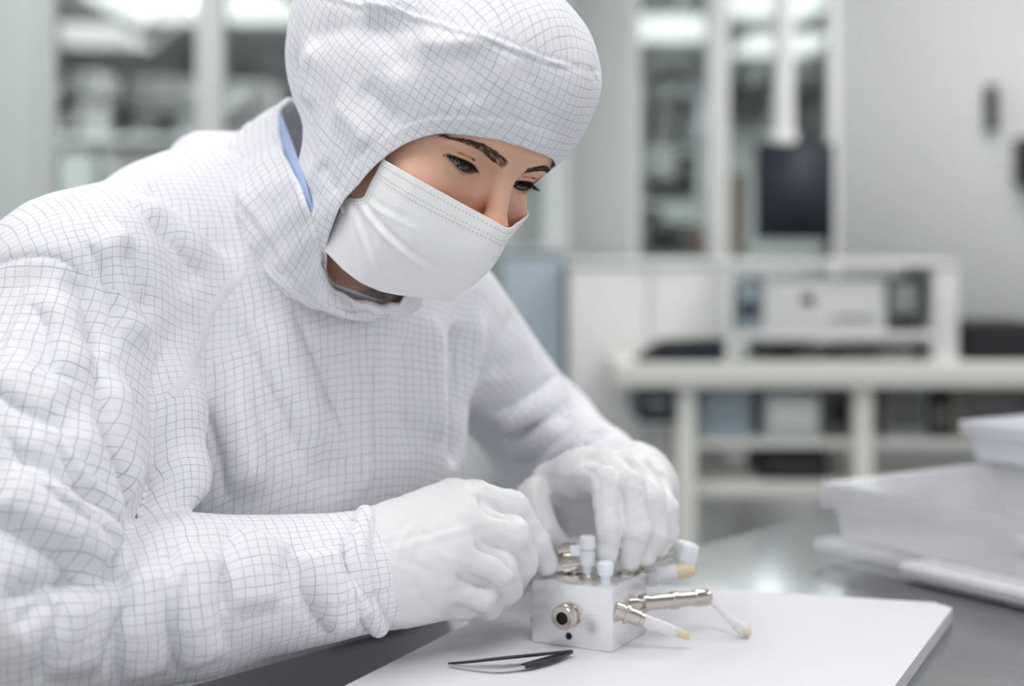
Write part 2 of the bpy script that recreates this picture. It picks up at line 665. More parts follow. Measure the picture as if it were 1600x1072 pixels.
rk = empty('equipment_rack', (0.68, 6.6, 0), 'tall open rack of dark instruments behind the window', 'rack')
for x in (0.53, 0.82):
    for y in (6.42, 6.78):
        MB().box((x, y, 0), (x + .025, y + .025, T + 1.0)).build('upright', M_LGREY, rk)
for z in (0.3, 0.72, T + 0.26, T + 0.50, T + 0.74, T + 0.97):
    MB().box((0.53, 6.42, z), (0.845, 6.805, z + 0.0178)).build('shelf', M_LGREY, rk)
dev = [(1009, 1034, 330, 400, 'black'), (1040, 1088, 345, 392, 'dark'), (1003, 1024, 290, 326, 'dark'), (1028, 1060, 296, 324, 'mid'), (1066, 1088, 238, 300, 'black'),
       (1004, 1040, 228, 262, 'dark'), (1044, 1064, 250, 268, 'mid'), (1006, 1030, 160, 205, 'dark'), (1034, 1070, 172, 206, 'mid'), (1072, 1086, 176, 210, 'dark')]
nm = {'black': ('black', M_BLACK), 'dark': ('dark grey', M_DGREY), 'mid': ('mid grey', M_MGREY)}
where = ['lowest shelf, near the window post', 'lowest shelf, near the orange bottle', 'second shelf, near the window post', 'second shelf, middle', 'second shelf, near the mullion',
         'third shelf, near the window post', 'third shelf, middle', 'top shelf, near the window post', 'top shelf, middle', 'top shelf, near the mullion']
shz = [T + 0.278, T + 0.278, T + 0.518, T + 0.518, T + 0.518, T + 0.758, T + 0.758, T + 0.988, T + 0.988, T + 0.988]
for (x0, x1, y0, y1, k), wh, z in zip(dev, where, shz):
    z += 0.0012
    a, b = W(x0, y1, 6.45), W(x1, y0, 6.45)
    hgt = b[2] - a[2]
    r = empty('instrument_box', ((a[0] + b[0]) / 2, 6.55, z), '%s instrument on the rack behind the window, %s' % (nm[k][0], wh), 'instrument', 'instruments on the far rack')
    MB().box((a[0], 6.45, z), (b[0], 6.72, z + hgt), 0.004).build('case', nm[k][1], r)
    MB().box((a[0] + .01, 6.444, z + hgt * .3), (b[0] - .01, 6.4505, z + hgt * .8)).build('front_panel', M_MGREY if k != 'mid' else M_DGREY, r)
bt = empty('bottle', W(1093, 396, 6.35), 'small orange brown bottle at the foot of the mullion behind the window', 'bottle')
p = W(1093, 396, 6.30)
MB().lathe(p, p + [0, 0, .2], [(0, .018), (.005, .022), (.075, .022), (.095, .010), (.11, .010)], 20).build('body', mat('amber', (176, 106, 70), .3), bt)
MB().lathe(p + [0, 0, .108], p + [0, 0, .2], [(0, .012), (.016, .012)], 16).build('cap', M_WHITE, bt)
st = empty('side_cupboard', (0.75, 6.3, 0), 'low white cupboard below the window carrying the orange bottle', 'cupboard')
pz = W(1093, 396, 6.30)[2]
MB().box((0.55, 6.22, 0), (1.25, 6.40, pz - 0.02)).build('body', M_WHITE, st)
MB().box((0.54, 6.21, pz - 0.02), (1.26, 6.41, pz)).build('top', M_LGREY, st)
tag(px_box(1141, 1168, 268, 404, 6.27, 0.02).build('beige_panel', mat('beige_board', (214, 190, 160), .7)), 'upright beige board leaning behind the window beside the black monitor', 'board')
for x0, x1, y0, y1, k, l in [(1150, 1215, 128, 176, M_DGREY, 'dark grey wall cabinet in the far room above the beige board'), (1252, 1300, 140, 216, M_DGREY, 'dark grey wall cabinet in the far room behind the hanging pole')]:
    a, b = W(x0, y1, 12.7), W(x1, y0, 12.7)
    r = empty('wall_cabinet', ((a[0] + b[0]) / 2, 12.9, a[2]), l, 'cabinet')
    MB().box((a[0], 12.72, a[2]), (b[0], 13.2, b[2]), 0.01).build('body', k, r)
    for s in (0, 1):
        xm = (a[0] + b[0]) / 2
        MB().box(((a[0] if s == 0 else xm) + .01, 12.70, a[2] + .01), ((xm if s == 0 else b[0]) - .01, 12.722, b[2] - .01)).build('door', k, r)
for x0, x1, y0, y1, m, Y, l in [(108, 158, 112, 150, M_LGREY, 8.8, 'grey wall unit behind the glass near the pale panel wall'),
                                (205, 292, 122, 172, M_LGREY, 9.2, 'wide grey wall unit behind the glass left of the grey post'),
                                (352, 420, 128, 190, M_LGREY, 9.0, 'grey wall unit behind the glass between grey post and hood'),
                                ]:
    a, b = W(x0, y1, Y), W(x1, y0, Y)
    r = empty('wall_unit', ((a[0] + b[0]) / 2, Y, 0), l, 'cabinet')
    MB().box((a[0], Y, a[2]), (b[0], Y + .4, b[2]), 0.01).build('body', m, r)
    MB().box((a[0] + .02, Y - .012, a[2] + .02), (b[0] - .02, Y + .001, b[2] - .02)).build('front_panel', M_MGREY if m is not M_BLACK else M_DGREY, r)
    MB().box((a[0] + .02, Y + .1, 0), (a[0] + .08, Y + .3, a[2])).build('support', M_LGREY, r)
    MB().box((b[0] - .08, Y + .1, 0), (b[0] - .02, Y + .3, a[2])).build('support', M_LGREY, r)
a_ = W(190, 216, 7.95)
sd_ = empty('small_device', (a_[0], 8.0, 0), 'small black device on the counter behind the glass', 'device')
fc = empty('far_counter', (-1.9, 7.9, 0), 'long pale counter in the far room behind the glass partition', 'counter')
zc = W(190, 217, 7.9)[2]
MB().box((a_[0], 7.95, zc + .001), (W(236, 196, 7.95)[0], 8.15, zc + .06), .005).build('case', M_BLACK, sd_)
MB().box((a_[0] + .01, 7.944, zc + .015), (W(230, 196, 7.95)[0], 7.951, zc + .05)).build('front_panel', M_DGREY, sd_)
MB().box((-3.3, 7.7, zc - 0.04), (-0.9, 8.3, zc)).build('top', M_LGREY, fc)
for i in range(4):
    MB().box((-3.28 + .6 * i, 7.73, 0.05), (-2.7 + .6 * i, 8.28, zc - 0.04), 0.005).build('cupboard', M_FRAME if i % 2 else M_MGREY, fc)

# ------------------------------------------------------------------ white cabinet and blue panel
cb = empty('tall_cabinet', (0.33, 3.95, 0), 'plain white cabinet standing behind the bench, below the window', 'cabinet')
MB().box((0.139, 3.77, 0), (0.531, 4.25, T + 0.262), 0.004).build('body', M_WHITE, cb)
MB().box((0.134, 3.745, T + 0.262), (0.536, 4.26, T + 0.276), 0.003).build('top', M_WHITE, cb)
for x0, x1 in ((0.142, 0.333), (0.337, 0.528)):
    d = MB().box((x0, 3.752, 0.05), (x1, 3.771, T + 0.258), 0.003).build('door', M_WHITE, cb)
bp_ = empty('blue_cabinet', (0.06, 3.92, 0), 'narrow blue grey cabinet beside the white cabinet', 'cabinet')
MB().box((-0.03, 3.86, 0), (0.132, 3.99, T + 0.295), 0.004).build('body', M_BLUEGREY, bp_)
MB().box((-0.025, 3.85, 0.05), (0.127, 3.861, T + 0.285), 0.002).build('door', M_LBLUE, bp_)
MB().box((-0.035, 3.845, T + 0.295), (0.137, 3.99, T + 0.306), 0.002).build('top', M_LGREY, bp_)
pp = empty('white_pipe', W(857, 388, 3.92), 'thin white pipe rising from the blue grey cabinet', 'pipe')
a = W(857, 388, 3.92)
MB().lathe((a[0], a[1], T + .306), (a[0], a[1], CEIL_Z), [(0, .016), (CEIL_Z - T - .306, .016)], 16).build('pipe', M_FRAME, pp)
MB().lathe((a[0], a[1], T + .3065), (a[0], a[1], CEIL_Z), [(0, .026), (.02, .026)], 16).build('flange', M_LGREY, pp)

# ------------------------------------------------------------------ back bench
BY = 3.3


def bx(x):
    return (x - 800) * BY / FPX


def bz(y):
    return T + CAMH - (y - HOR) * BY / FPX


bn = empty('lab_bench', (bx(1300), 3.5, 0), 'long white lab bench along the wall with shelves below', 'bench')
MB().box((bx(962), BY, bz(606)), (2.1, 3.73, bz(568)), 0.004).build('top', M_CREAM, bn)
for x in (1060, 1340, 1640, 1900):
    MB().box((bx(x), BY + .03, 0), (bx(x) + .042, BY + .072, bz(606)), 0.003).build('leg', M_CREAM, bn)
    MB().box((bx(x), 3.66, 0), (bx(x) + .042, 3.70, bz(606)), 0.003).build('leg', M_CREAM, bn)
MB().box((bx(1090), BY + .06, bz(706)), (bx(1640), 3.70, bz(692)), 0.002).build('shelf', M_CREAM, bn)
MB().box((bx(1090), BY + .06, bz(784)), (bx(1640), 3.70, bz(760)), 0.002).build('shelf', M_CREAM, bn)
dr = MB().box((bx(998), BY + .02, bz(660)), (bx(1057), 3.6, bz(606.2)), 0.003).build('drawer', M_NAVY, bn)
MB().box((bx(1012), BY + .008, bz(636)), (bx(1043), BY + .021, bz(630)), 0.002).build('handle', M_MGREY, dr)


def bench_thing(name, label, cat, x0, x1, y0, y1, Y0, Y1, m, panels=(), zb=None):
    """a box-like device with bevelled case and front panels [(fx0, fx1, fz0, fz1, material)]"""
    xa, xb = (x0 - 800) * Y0 / FPX, (x1 - 800) * Y0 / FPX
    h = (y1 - y0) * Y0 / FPX
    z = T + CAMH - (y1 - HOR) * Y0 / FPX if zb is None else zb
    z += 0.0012
    r = empty(name, ((xa + xb) / 2, (Y0 + Y1) / 2, z), label, cat)
    MB().box((xa, Y0 + .006, z), (xb, Y1, z + h), 0.005).build('case', m, r)
    for n, fx0, fx1, fz0, fz1, pm in panels:
        MB().box((xa + (xb - xa) * fx0, Y0, z + h * fz0), (xa + (xb - xa) * fx1, Y0 + .0065, z + h * fz1), 0.001).build(n, pm, r)
    return r


ztop = bz(568)
kb = empty('keyboard_tray', (bx(1065), 3.38, ztop), 'black wedge shaped keyboard on the bench in front of the white cabinet', 'keyboard')
m = MB()
pts = [(bx(998), ztop), (bx(1132), ztop), (bx(1132), bz(534)), (bx(1040), bz(538))]
v0 = [m.bm.verts.new((p[0], 3.34, p[1])) for p in pts]
v1 = [m.bm.verts.new((p[0], 3.46, p[1])) for p in pts]
m.bm.faces.new(v0)
m.bm.faces.new(v1[::-1])
for i in range(4):
    m.bm.faces.new((v0[i], v1[i], v1[(i + 1) % 4], v0[(i + 1) % 4]))
m.build('case', M_BLACK, kb)
MB().box((bx(1050), 3.333, bz(556)), (bx(1126), 3.3405, bz(545)), 0.002).build('key_row', M_NAVY, kb)

sh = empty('shelf_riser', (bx(1320), 3.5, ztop), 'white two tier riser standing on the bench below the black monitor', 'shelf')
for x0, x1 in ((1138, 1150), (1468, 1506)):
    MB().box((bx(x0), 3.34, ztop), (bx(x1), 3.66, bz(418)), 0.003).build('upright', M_WHITE, sh)
MB().box((bx(1138), 3.335, bz(418)), (bx(1506), 3.665, bz(408)), 0.002).build('board', M_WHITE, sh)
MB().box((bx(1150), 3.34, bz(533)), (bx(1468), 3.66, bz(521)), 0.002).build('board', M_WHITE, sh)
zmid = bz(521)
bench_thing('white_printer', 'wide white instrument in the middle of the two tier riser', 'instrument', 1193, 1386, 440, 521, 3.36, 3.60, M_WHITE,
            [('front_panel', .05, .95, .12, .88, M_WHITE), ('display', .3, .42, .5, .7, M_WHITE), ('slot', .55, .9, .2, .28, M_MGREY)], zmid)
bench_thing('blue_box', 'blue grey box at the cabinet end of the two tier riser', 'box', 1152, 1190, 440, 514, 3.36, 3.60, M_BLUEGREY,
            [('front_panel', .15, .85, .3, .6, M_NAVY), ('label_strip', .15, .85, .7, .85, M_LBLUE)], zmid)
bench_thing('grey_instrument', 'dark grey instrument at the wall end of the two tier riser', 'instrument', 1390, 1438, 426, 508, 3.36, 3.60, M_DGREY,
            [('front_panel', .1, .9, .35, .9, M_MGREY), ('knob', .3, .7, .1, .3, M_BLACK)], zmid)
bench_thing('flat_device', 'flat dark device lying under the riser, nearest the cabinet', 'device', 1192, 1300, 541, 563, 3.37, 3.6, M_DGREY, [('front_panel', .1, .5, .2, .8, M_BLACK)], ztop)
bench_thing('flat_device', 'flat grey device lying under the riser, nearest the wall', 'device', 1310, 1436, 544, 563, 3.37, 3.6, M_DGREY, [('front_panel', .5, .95, .2, .8, M_MGREY)], ztop)
bench_thing('black_instrument', 'large black instrument at the wall end of the bench', 'instrument', 1510, 1640, 508, 566, 3.36, 3.62, M_BLACK,
            [('front_panel', .06, .94, .1, .9, M_BLACK)], ztop)
zs = bz(692)
bench_thing('storage_box', 'pale blue storage box on the upper shelf under the bench', 'box', 1096, 1172, 612, 690, 3.38, 3.62, M_LBLUE, [('front_panel', .1, .9, .3, .9, M_BLUEGREY)], zs)
bench_thing('power_supply', 'light grey instrument on the upper shelf under the bench', 'instrument', 1196, 1284, 622, 690, 3.38, 3.62, M_LGREY, [('front_panel', .1, .9, .2, .8, M_WHITE)], zs)
bench_thing('dark_instrument', 'dark grey instrument beside the light grey one under the bench', 'instrument', 1288, 1334, 616, 690, 3.38, 3.62, M_DGREY, [('front_panel', .15, .85, .3, .8, M_BLACK)], zs)
bench_thing('grey_crate', 'mid grey crate on the upper shelf behind the bench leg', 'crate', 1384, 1450, 614, 690, 3.38, 3.62, M_MGREY, [('front_panel', .1, .9, .2, .9, M_DGREY)], zs)
bench_thing('black_crate', 'small black crate on the upper shelf near the plastic boxes', 'crate', 1454, 1486, 632, 690, 3.38, 3.62, M_BLACK, [('front_panel', .1, .9, .2, .9, M_DGREY)], zs)
bench_thing('olive_crate', 'grey olive crate under the wall end of the bench', 'crate', 1490, 1630, 612, 690, 3.38, 3.62, mat('olive', (128, 126, 112), .6), [('front_panel', .1, .9, .2, .9, M_DGREY)], zs)
zs = bz(760)
bench_thing('toolbox', 'long black toolbox on the lower shelf under the bench', 'toolbox', 1192, 1294, 712, 758, 3.38, 3.62, M_BLACK, [('front_panel', .1, .9, .4, .5, M_DGREY)], zs)
bench_thing('floor_bin', 'wide black bin on the floor under the bench', 'bin', 1096, 1290, 790, 1000, 3.40, 3.66, M_BLACK, [('front_panel', .05, .95, .8, .85, M_DGREY)], 0.0)

# monitor hanging from the ceiling
mo = empty('hanging_monitor', (0.66, 3.62, CEIL_Z), 'black monitor hanging on a white ceiling pole in front of the window', 'monitor')
Ym = 3.9
a, b = W(1184, 374, Ym), W(1304, 223, Ym)
MB().box((a[0], Ym, a[2]), (b[0], Ym + .05, b[2]), 0.006).build('housing', M_BLACK, mo)
MB().box((a[0] + .008, Ym - .002, a[2] + .008), (b[0] - .008, Ym + .001, b[2] - .008)).build('screen', mat('screen_glass', (30, 38, 50), 0.6), mo)
pc = W(1228, 220, Ym)
MB().lathe((pc[0], Ym + .03, b[2] - .02), (pc[0], Ym + .03, CEIL_Z), [(0, .026), (CEIL_Z - b[2] + .02, .026)], 20).build('pole', M_WHITE, mo)
MB().lathe((pc[0], Ym + .03, CEIL_Z - .04), (pc[0], Ym + .03, CEIL_Z), [(0, .05), (.039, .07)], 20).build('ceiling_plate', M_WHITE, mo)
MB().box((pc[0] - .03, Ym + .004, b[2] - .002), (pc[0] + .03, Ym + .055, b[2] + .03), 0.006).build('bracket', M_WHITE, mo)
a2 = W(1297, 404, Ym)
MB().box((b[0] - .022, Ym + .005, a2[2]), (b[0] - .002, Ym + .03, a[2] + .01), 0.003).build('cable_clip', M_BLACK, mo)
# wall fittings
wh = empty('wall_handset', W(1550, 168, 4.39), 'slim dark handset hanging on the white wall', 'handset')
a, b = W(1541, 205, 4.37), W(1560, 132, 4.37)
MB().box((a[0], 4.365, a[2]), (b[0], 4.40, b[2]), 0.008).build('case', mat('handset_grey', (58, 62, 64), 0.5), wh)
MB().box((a[0] + .005, 4.36, a[2] + .06), (b[0] - .005, 4.366, b[2] - .02), 0.002).build('grip', M_BLACK, wh)
wb = empty('wall_box', W(1620, 250, 4.39), 'black wall box at the very edge of the white wall', 'wall box')
a, b = W(1588, 292, 4.37), W(1660, 216, 4.37)
MB().box((a[0], 4.32, a[2]), (b[0], 4.40, b[2]), 0.006).build('case', M_BLACK, wb)
MB().box((a[0] + .02, 4.312, a[2] + .02), (b[0] - .02, 4.321, b[2] - .02), 0.002).build('lid', M_DGREY, wb)

# ------------------------------------------------------------------ steel work table and stool
EDGE = np.array([0.643, 0.766])
INTO = np.array([0.766, -0.643])
A0 = np.array([0.2, 1.675])
TZ = T - 0.012


def tab(s, t):
    return tuple(A0 + EDGE * s + INTO * t)


def steel():
    m = mat('brushed_steel', (146, 147, 149), 0.20, 1.0, noise=0.10, nscale=14, bump=0.10, bscale=40, aniso=(1, 1, 1))
    return m


tb = empty('steel_table', (*tab(-0.1, 0.42), 0), 'brushed stainless steel work table under the hands and boxes', 'table')
MB().prism([tab(-1.15, 0), tab(1.15, 0), tab(1.15, 0.84), tab(-1.15, 0.84)], TZ - 0.035, TZ, 0.004).build('top', steel(), tb)
for s in (-1.08, 1.08):
    for t in (0.06, 0.78):
        c = tab(s, t)
        MB().lathe((c[0], c[1], 0), (c[0], c[1], 1), [(0, .024), (.03, .024), (.031, .019), (TZ - 0.036, .019)], 16).build('leg', steel(), tb)
for t in (0.10, 0.74):
    m = MB()
    m.prism([tab(-1.06, t - .012), tab(1.06, t - .012), tab(1.06, t + .012), tab(-1.06, t + .012)], TZ - 0.075, TZ - 0.0355)
    m.build('apron', steel(), tb)
stl = empty('stool', (-0.262, 1.45, 0), 'round grey stool under the person', 'stool')
sc_ = (-0.262, 1.45)
MB().lathe((*sc_, 0.375), (*sc_, 1), [(0, .17), (.012, .185), (.035, .185), (.045, .17)], 32).build('seat', M_DGREY, stl)
MB().lathe((*sc_, 0.06), (*sc_, 1), [(0, .025), (.315, .025)], 16).build('column', M_MGREY, stl)
for k in range(5):
    an = 2 * math.pi * k / 5 + 0.3
    e = (sc_[0] + .25 * math.cos(an), sc_[1] + .25 * math.sin(an), 0.03)
    MB().tube([(*sc_, 0.075), e], [.02, .014], 8).build('leg', M_MGREY, stl)
    MB().lathe((e[0], e[1] - .012, 0.025), (e[0], e[1] + .1, 0.025), [(0, .025), (.024, .025)], 16).build('caster', M_BLACK, stl)


# ------------------------------------------------------------------ the person
PBASE = (-0.27, 1.46, 0.0)
person = empty('person', PBASE, 'person in white gridded cleanroom suit, hood, face mask and gloves bending over metal block', 'person')

M_SKIN = bpy.data.materials.new('skin')
M_SKIN.use_nodes = True


def skin_nodes():
    nt = M_SKIN.node_tree
    N, L = nt.nodes, nt.links
    b = N['Principled BSDF']
    b.inputs['Roughness'].default_value = 0.48
    b.inputs['Subsurface Weight'].default_value = 0.25
    b.inputs['Subsurface Radius'].default_value = (0.004, 0.0016, 0.0009)
    b.inputs['Subsurface Scale'].default_value = 1.0
    tc = N.new('ShaderNodeTexCoord')
    n = N.new('ShaderNodeTexNoise')
    n.inputs['Scale'].default_value = 28
    n.inputs['Detail'].default_value = 5
    L.new(tc.outputs['Object'], n.inputs['Vector'])
    at = N.new('ShaderNodeAttribute')
    at.attribute_name = 'flush'
    mx = N.new('ShaderNodeMix')
    mx.data_type = 'RGBA'
    mx.inputs[6].default_value = lin((238, 194, 169))
    mx.inputs[7].default_value = lin((228, 178, 152))
    L.new(n.outputs['Fac'], mx.inputs[0])
    m2 = N.new('ShaderNodeMix')
    m2.data_type = 'RGBA'
    m2.inputs[7].default_value = lin((228, 156, 133))
    L.new(at.outputs['Fac'], m2.inputs[0])
    L.new(mx.outputs[2], m2.inputs[6])
    at2 = N.new('ShaderNodeAttribute')
    at2.attribute_name = 'liner'
    m3 = N.new('ShaderNodeMix')
    m3.data_type = 'RGBA'
    m3.inputs[7].default_value = lin((70, 50, 46))
    L.new(at2.outputs['Fac'], m3.inputs[0])
    L.new(m2.outputs[2], m3.inputs[6])
    L.new(m3.outputs[2], b.inputs['Base Color'])
    n2 = N.new('ShaderNodeTexNoise')
    n2.inputs['Scale'].default_value = 900
    n2.inputs['Detail'].default_value = 3
    L.new(tc.outputs['Object'], n2.inputs['Vector'])
    bp = N.new('ShaderNodeBump')
    bp.inputs['Strength'].default_value = 0.12
    bp.inputs['Distance'].default_value = 0.0006
    L.new(n2.outputs['Fac'], bp.inputs['Height'])
    L.new(bp.outputs[0], b.inputs['Normal'])


skin_nodes()

# head frame: x = her right (towards the camera), y = forward, z = up, millimetres
_a, _b, _c = (math.radians(v) for v in (-140.0, -29.5, -13.0))
HR = np.array(Matrix.Rotation(_a, 3, 'Z') @ Matrix.Rotation(_b, 3, 'X') @ Matrix.Rotation(_c, 3, 'Y'))
HC = np.array([-0.058, 1.187, T + 0.408])


def h2w(P):
    return np.asarray(P, float) * 1e-3 @ HR.T + HC


def w2h(P):
    return (np.asarray(P, float) - HC) @ HR * 1e3


HM = Matrix.Translation(Vector(HC)) @ Matrix(HR.tolist()).to_4x4()
EYE = np.array([31.5, 69.0, 0.0])
ER = 12.0
GAZE = np.array([0.02, 0.93, -0.36])


def lid_curves(x):
    """upper and lower lid edges for eye-centred |x| measured from nose side (-) to temple side (+), mm"""
    t = np.clip((x + 14.0) / 28.5, 0, 1)
    base = -1.2 + 3.2 * t
    up = base + 3.3 * np.sin(np.pi * t) ** 0.75
    lo = base - 4.3 * np.sin(np.pi * t) ** 0.9
    return up, lo


def head_sdf(X, Y, Z):
    A = np.abs(X)
    d = ellip(X, Y, Z, (0, -6, 28), (73, 97, 86))
    d = smin(d, ellip(X, Y, Z, (0, 40, 36), (62, 57.5, 38)), 18)
    d = smin(d, ellip(X, Y, Z, (0, 22, -28), (65, 66, 76)), 22)
    d = smin(d, ellip(X, Y, Z, (0, 58, -84), (27, 26, 24)), 30)                  # chin
    d = smin(d, rcone(A, Y, Z, (54, 8, -62), (26, 58, -88), 14, 14), 26)         # jaw
    d = smin(d, rcone(X, Y, Z, (0, -14, -40), (0, -24, -118), 44, 40), 22)        # neck
    d = smin(d, ellip(A, Y, Z, (41, 60, -30), (23, 22, 19)), 16)                 # cheekbone
    d = smin(d, rcone(A, Y, Z, (9, 83, 16), (44, 70, 17), 9.0, 8.0), 12)         # brow
    d = smax(d, -ellip(A, Y, Z, (31, 95.5, 3), (19, 15, 12)), 9)                 # socket
    d = smax(d, -ellip(A, Y, Z, (17, 97, -4), (7, 13, 13)), 8)
    d = smin(d, ellip(A, Y, Z, EYE, (14.2, 14.0, 13.6)), 5)                      # lids over the eyeball
    d = smin(d, rcone(X, Y, Z, (0, 86, 12), (0, 104, -27), 7.0, 8.2), 8)         # nose ridge
    d = smin(d, ellip(X, Y, Z, (0, 106, -31), (10.5, 11, 9.5)), 6)
    d = smin(d, ellip(A, Y, Z, (11, 95, -37), (6.5, 9, 7)), 5)
    # lid opening
    ex = A - EYE[0]
    up, lo = lid_curves(ex)
    ez = Z - EYE[2]
    op = np.maximum(ez - up, lo - ez)
    op = np.maximum(op, np.abs(ex - 0.25) - 14.1)
    op = np.maximum(op, EYE[1] + 5.5 - Y)
    d = smax(d, -op, 0.7)
    # crease above the upper lid
    cr = np.abs(np.sqrt((ex - 0.5) ** 2 + (Y - EYE[1]) ** 2 + (ez - 2) ** 2) - 13.2)
    zc = up + 3.6 - ez
    groove = np.sqrt(zc ** 2 + (np.maximum(cr - 0.8, 0)) ** 2) - 0.5
    groove = np.maximum(groove, np.abs(ex - 1) - 14)
    d = smax(d, -np.where(Y > EYE[1], groove, 9.0), 1.3)
    return d


def axis_pts(lo, d0, d1, hi, fine, coarse):
    return np.unique(np.concatenate([np.arange(lo, d0, coarse), np.arange(d0, d1, fine), np.arange(d1, hi + coarse, coarse)]))


def build_head():
    V, F = nets(head_sdf, axis_pts(-84, -52, 52, 84, 0.72, 3.5), axis_pts(-110, 62, 119, 122, 0.72, 4.0), axis_pts(-175, -42, 36, 120, 0.72, 4.0))
    V = smooth_mesh(V, F, 2, 0.35)
    me = mesh_from('head', h2w(V), F)
    A = np.abs(V[:, 0])
    flush = 0.75 * np.exp(-(((A - 40) / 20) ** 2 + ((V[:, 2] + 28) / 14) ** 2)) + 0.8 * np.exp(-((A / 11) ** 2 + ((V[:, 2] + 30) / 14) ** 2))
    flush = np.where(V[:, 1] > 20, flush, 0)
    a = me.attributes.new('flush', 'FLOAT', 'POINT')
    a.data.foreach_set('value', flush.astype(np.float32))
    ex = A - EYE[0]
    up, lo = lid_curves(ex)
    ez = V[:, 2] - EYE[2]
    near = (np.abs(ex) < 15) & (V[:, 1] > EYE[1] + 2)
    ln = np.maximum(np.exp(-((ez - up) / 1.1) ** 2), 0.6 * np.exp(-((ez - lo) / 0.9) ** 2)) * np.clip((ex + 15) / 8, 0.3, 1)
    a = me.attributes.new('liner', 'FLOAT', 'POINT')
    a.data.foreach_set('value', (np.where(near, ln, 0) * 0.95).astype(np.float32))
    finish('head', me, M_SKIN, person)
    return V, F


HV, HF = build_head()
HBVH = BVHTree.FromPolygons([tuple(v) for v in HV], [tuple(int(i) for i in f) for f in HF])


def skin_at(x, z):
    r = HBVH.ray_cast(Vector((x, 200, z)), Vector((0, -1, 0)))
    return np.array(r[0]), np.array(r[1])


# eyes
def eye_material():
    m = bpy.data.materials.new('eye')
    m.use_nodes = True
    N, L = m.node_tree.nodes, m.node_tree.links
    b = N['Principled BSDF']
    b.inputs['Roughness'].default_value = 0.06
    b.inputs['Coat Weight'].default_value = 0.6
    tc = N.new('ShaderNodeTexCoord')
    sp = N.new('ShaderNodeSeparateXYZ')
    L.new(tc.outputs['Object'], sp.inputs[0])
    x2 = N.new('ShaderNodeVectorMath')
    x2.operation = 'LENGTH'
    cb = N.new('ShaderNodeCombineXYZ')
    L.new(sp.outputs[0], cb.inputs[0])
    L.new(sp.outputs[2], cb.inputs[1])
    L.new(cb.outputs[0], x2.inputs[0])
    dv = N.new('ShaderNodeMath')
    dv.operation = 'DIVIDE'
    dv.inputs[1].default_value = 0.012
    L.new(x2.outputs['Value'], dv.inputs[0])
    cr = N.new('ShaderNodeValToRGB')
    e = cr.color_ramp.elements
    e[0].position = 0.0
    e[0].color = (0.004, 0.004, 0.005, 1)
    e[1].position = 1.0
    e[1].color = lin((205, 198, 196))
    for p, c in ((0.20, (5, 5, 6)), (0.23, (60, 76, 82)), (0.36, (88, 106, 112)), (0.46, (46, 58, 64)), (0.50, (25, 30, 34)), (0.56, (196, 196, 198)), (0.75, (222, 218, 216))):
        q = e.new(p)
        q.color = lin(c)
    L.new(dv.outputs[0], cr.inputs[0])
    L.new(cr.outputs[0], b.inputs['Base Color'])
    return m


M_EYE = eye_material()
M_LASH = mat('lash', (26, 20, 18), 0.6)
M_BROW = mat('brow_hair', (82, 62, 52), 0.7)


def strand(bm, pts, r0):
    pts = [np.asarray(p) for p in pts]
    prev = None
    n = 3
    for i, p in enumerate(pts):
        d = pts[min(i + 1, len(pts) - 1)] - pts[max(i - 1, 0)]
        d = Vector(d).normalized()
        u = d.orthogonal().normalized()
        w = d.cross(u)
        r = r0 * (1 - 0.9 * i / (len(pts) - 1))
        ring = [bm.verts.new(Vector(p) + (u * math.cos(2.0944 * k) + w * math.sin(2.0944 * k)) * r) for k in range(n)]
        if prev:
            for k in range(n):
                bm.faces.new((prev[k], prev[(k + 1) % n], ring[(k + 1) % n], ring[k]))
        prev = ring


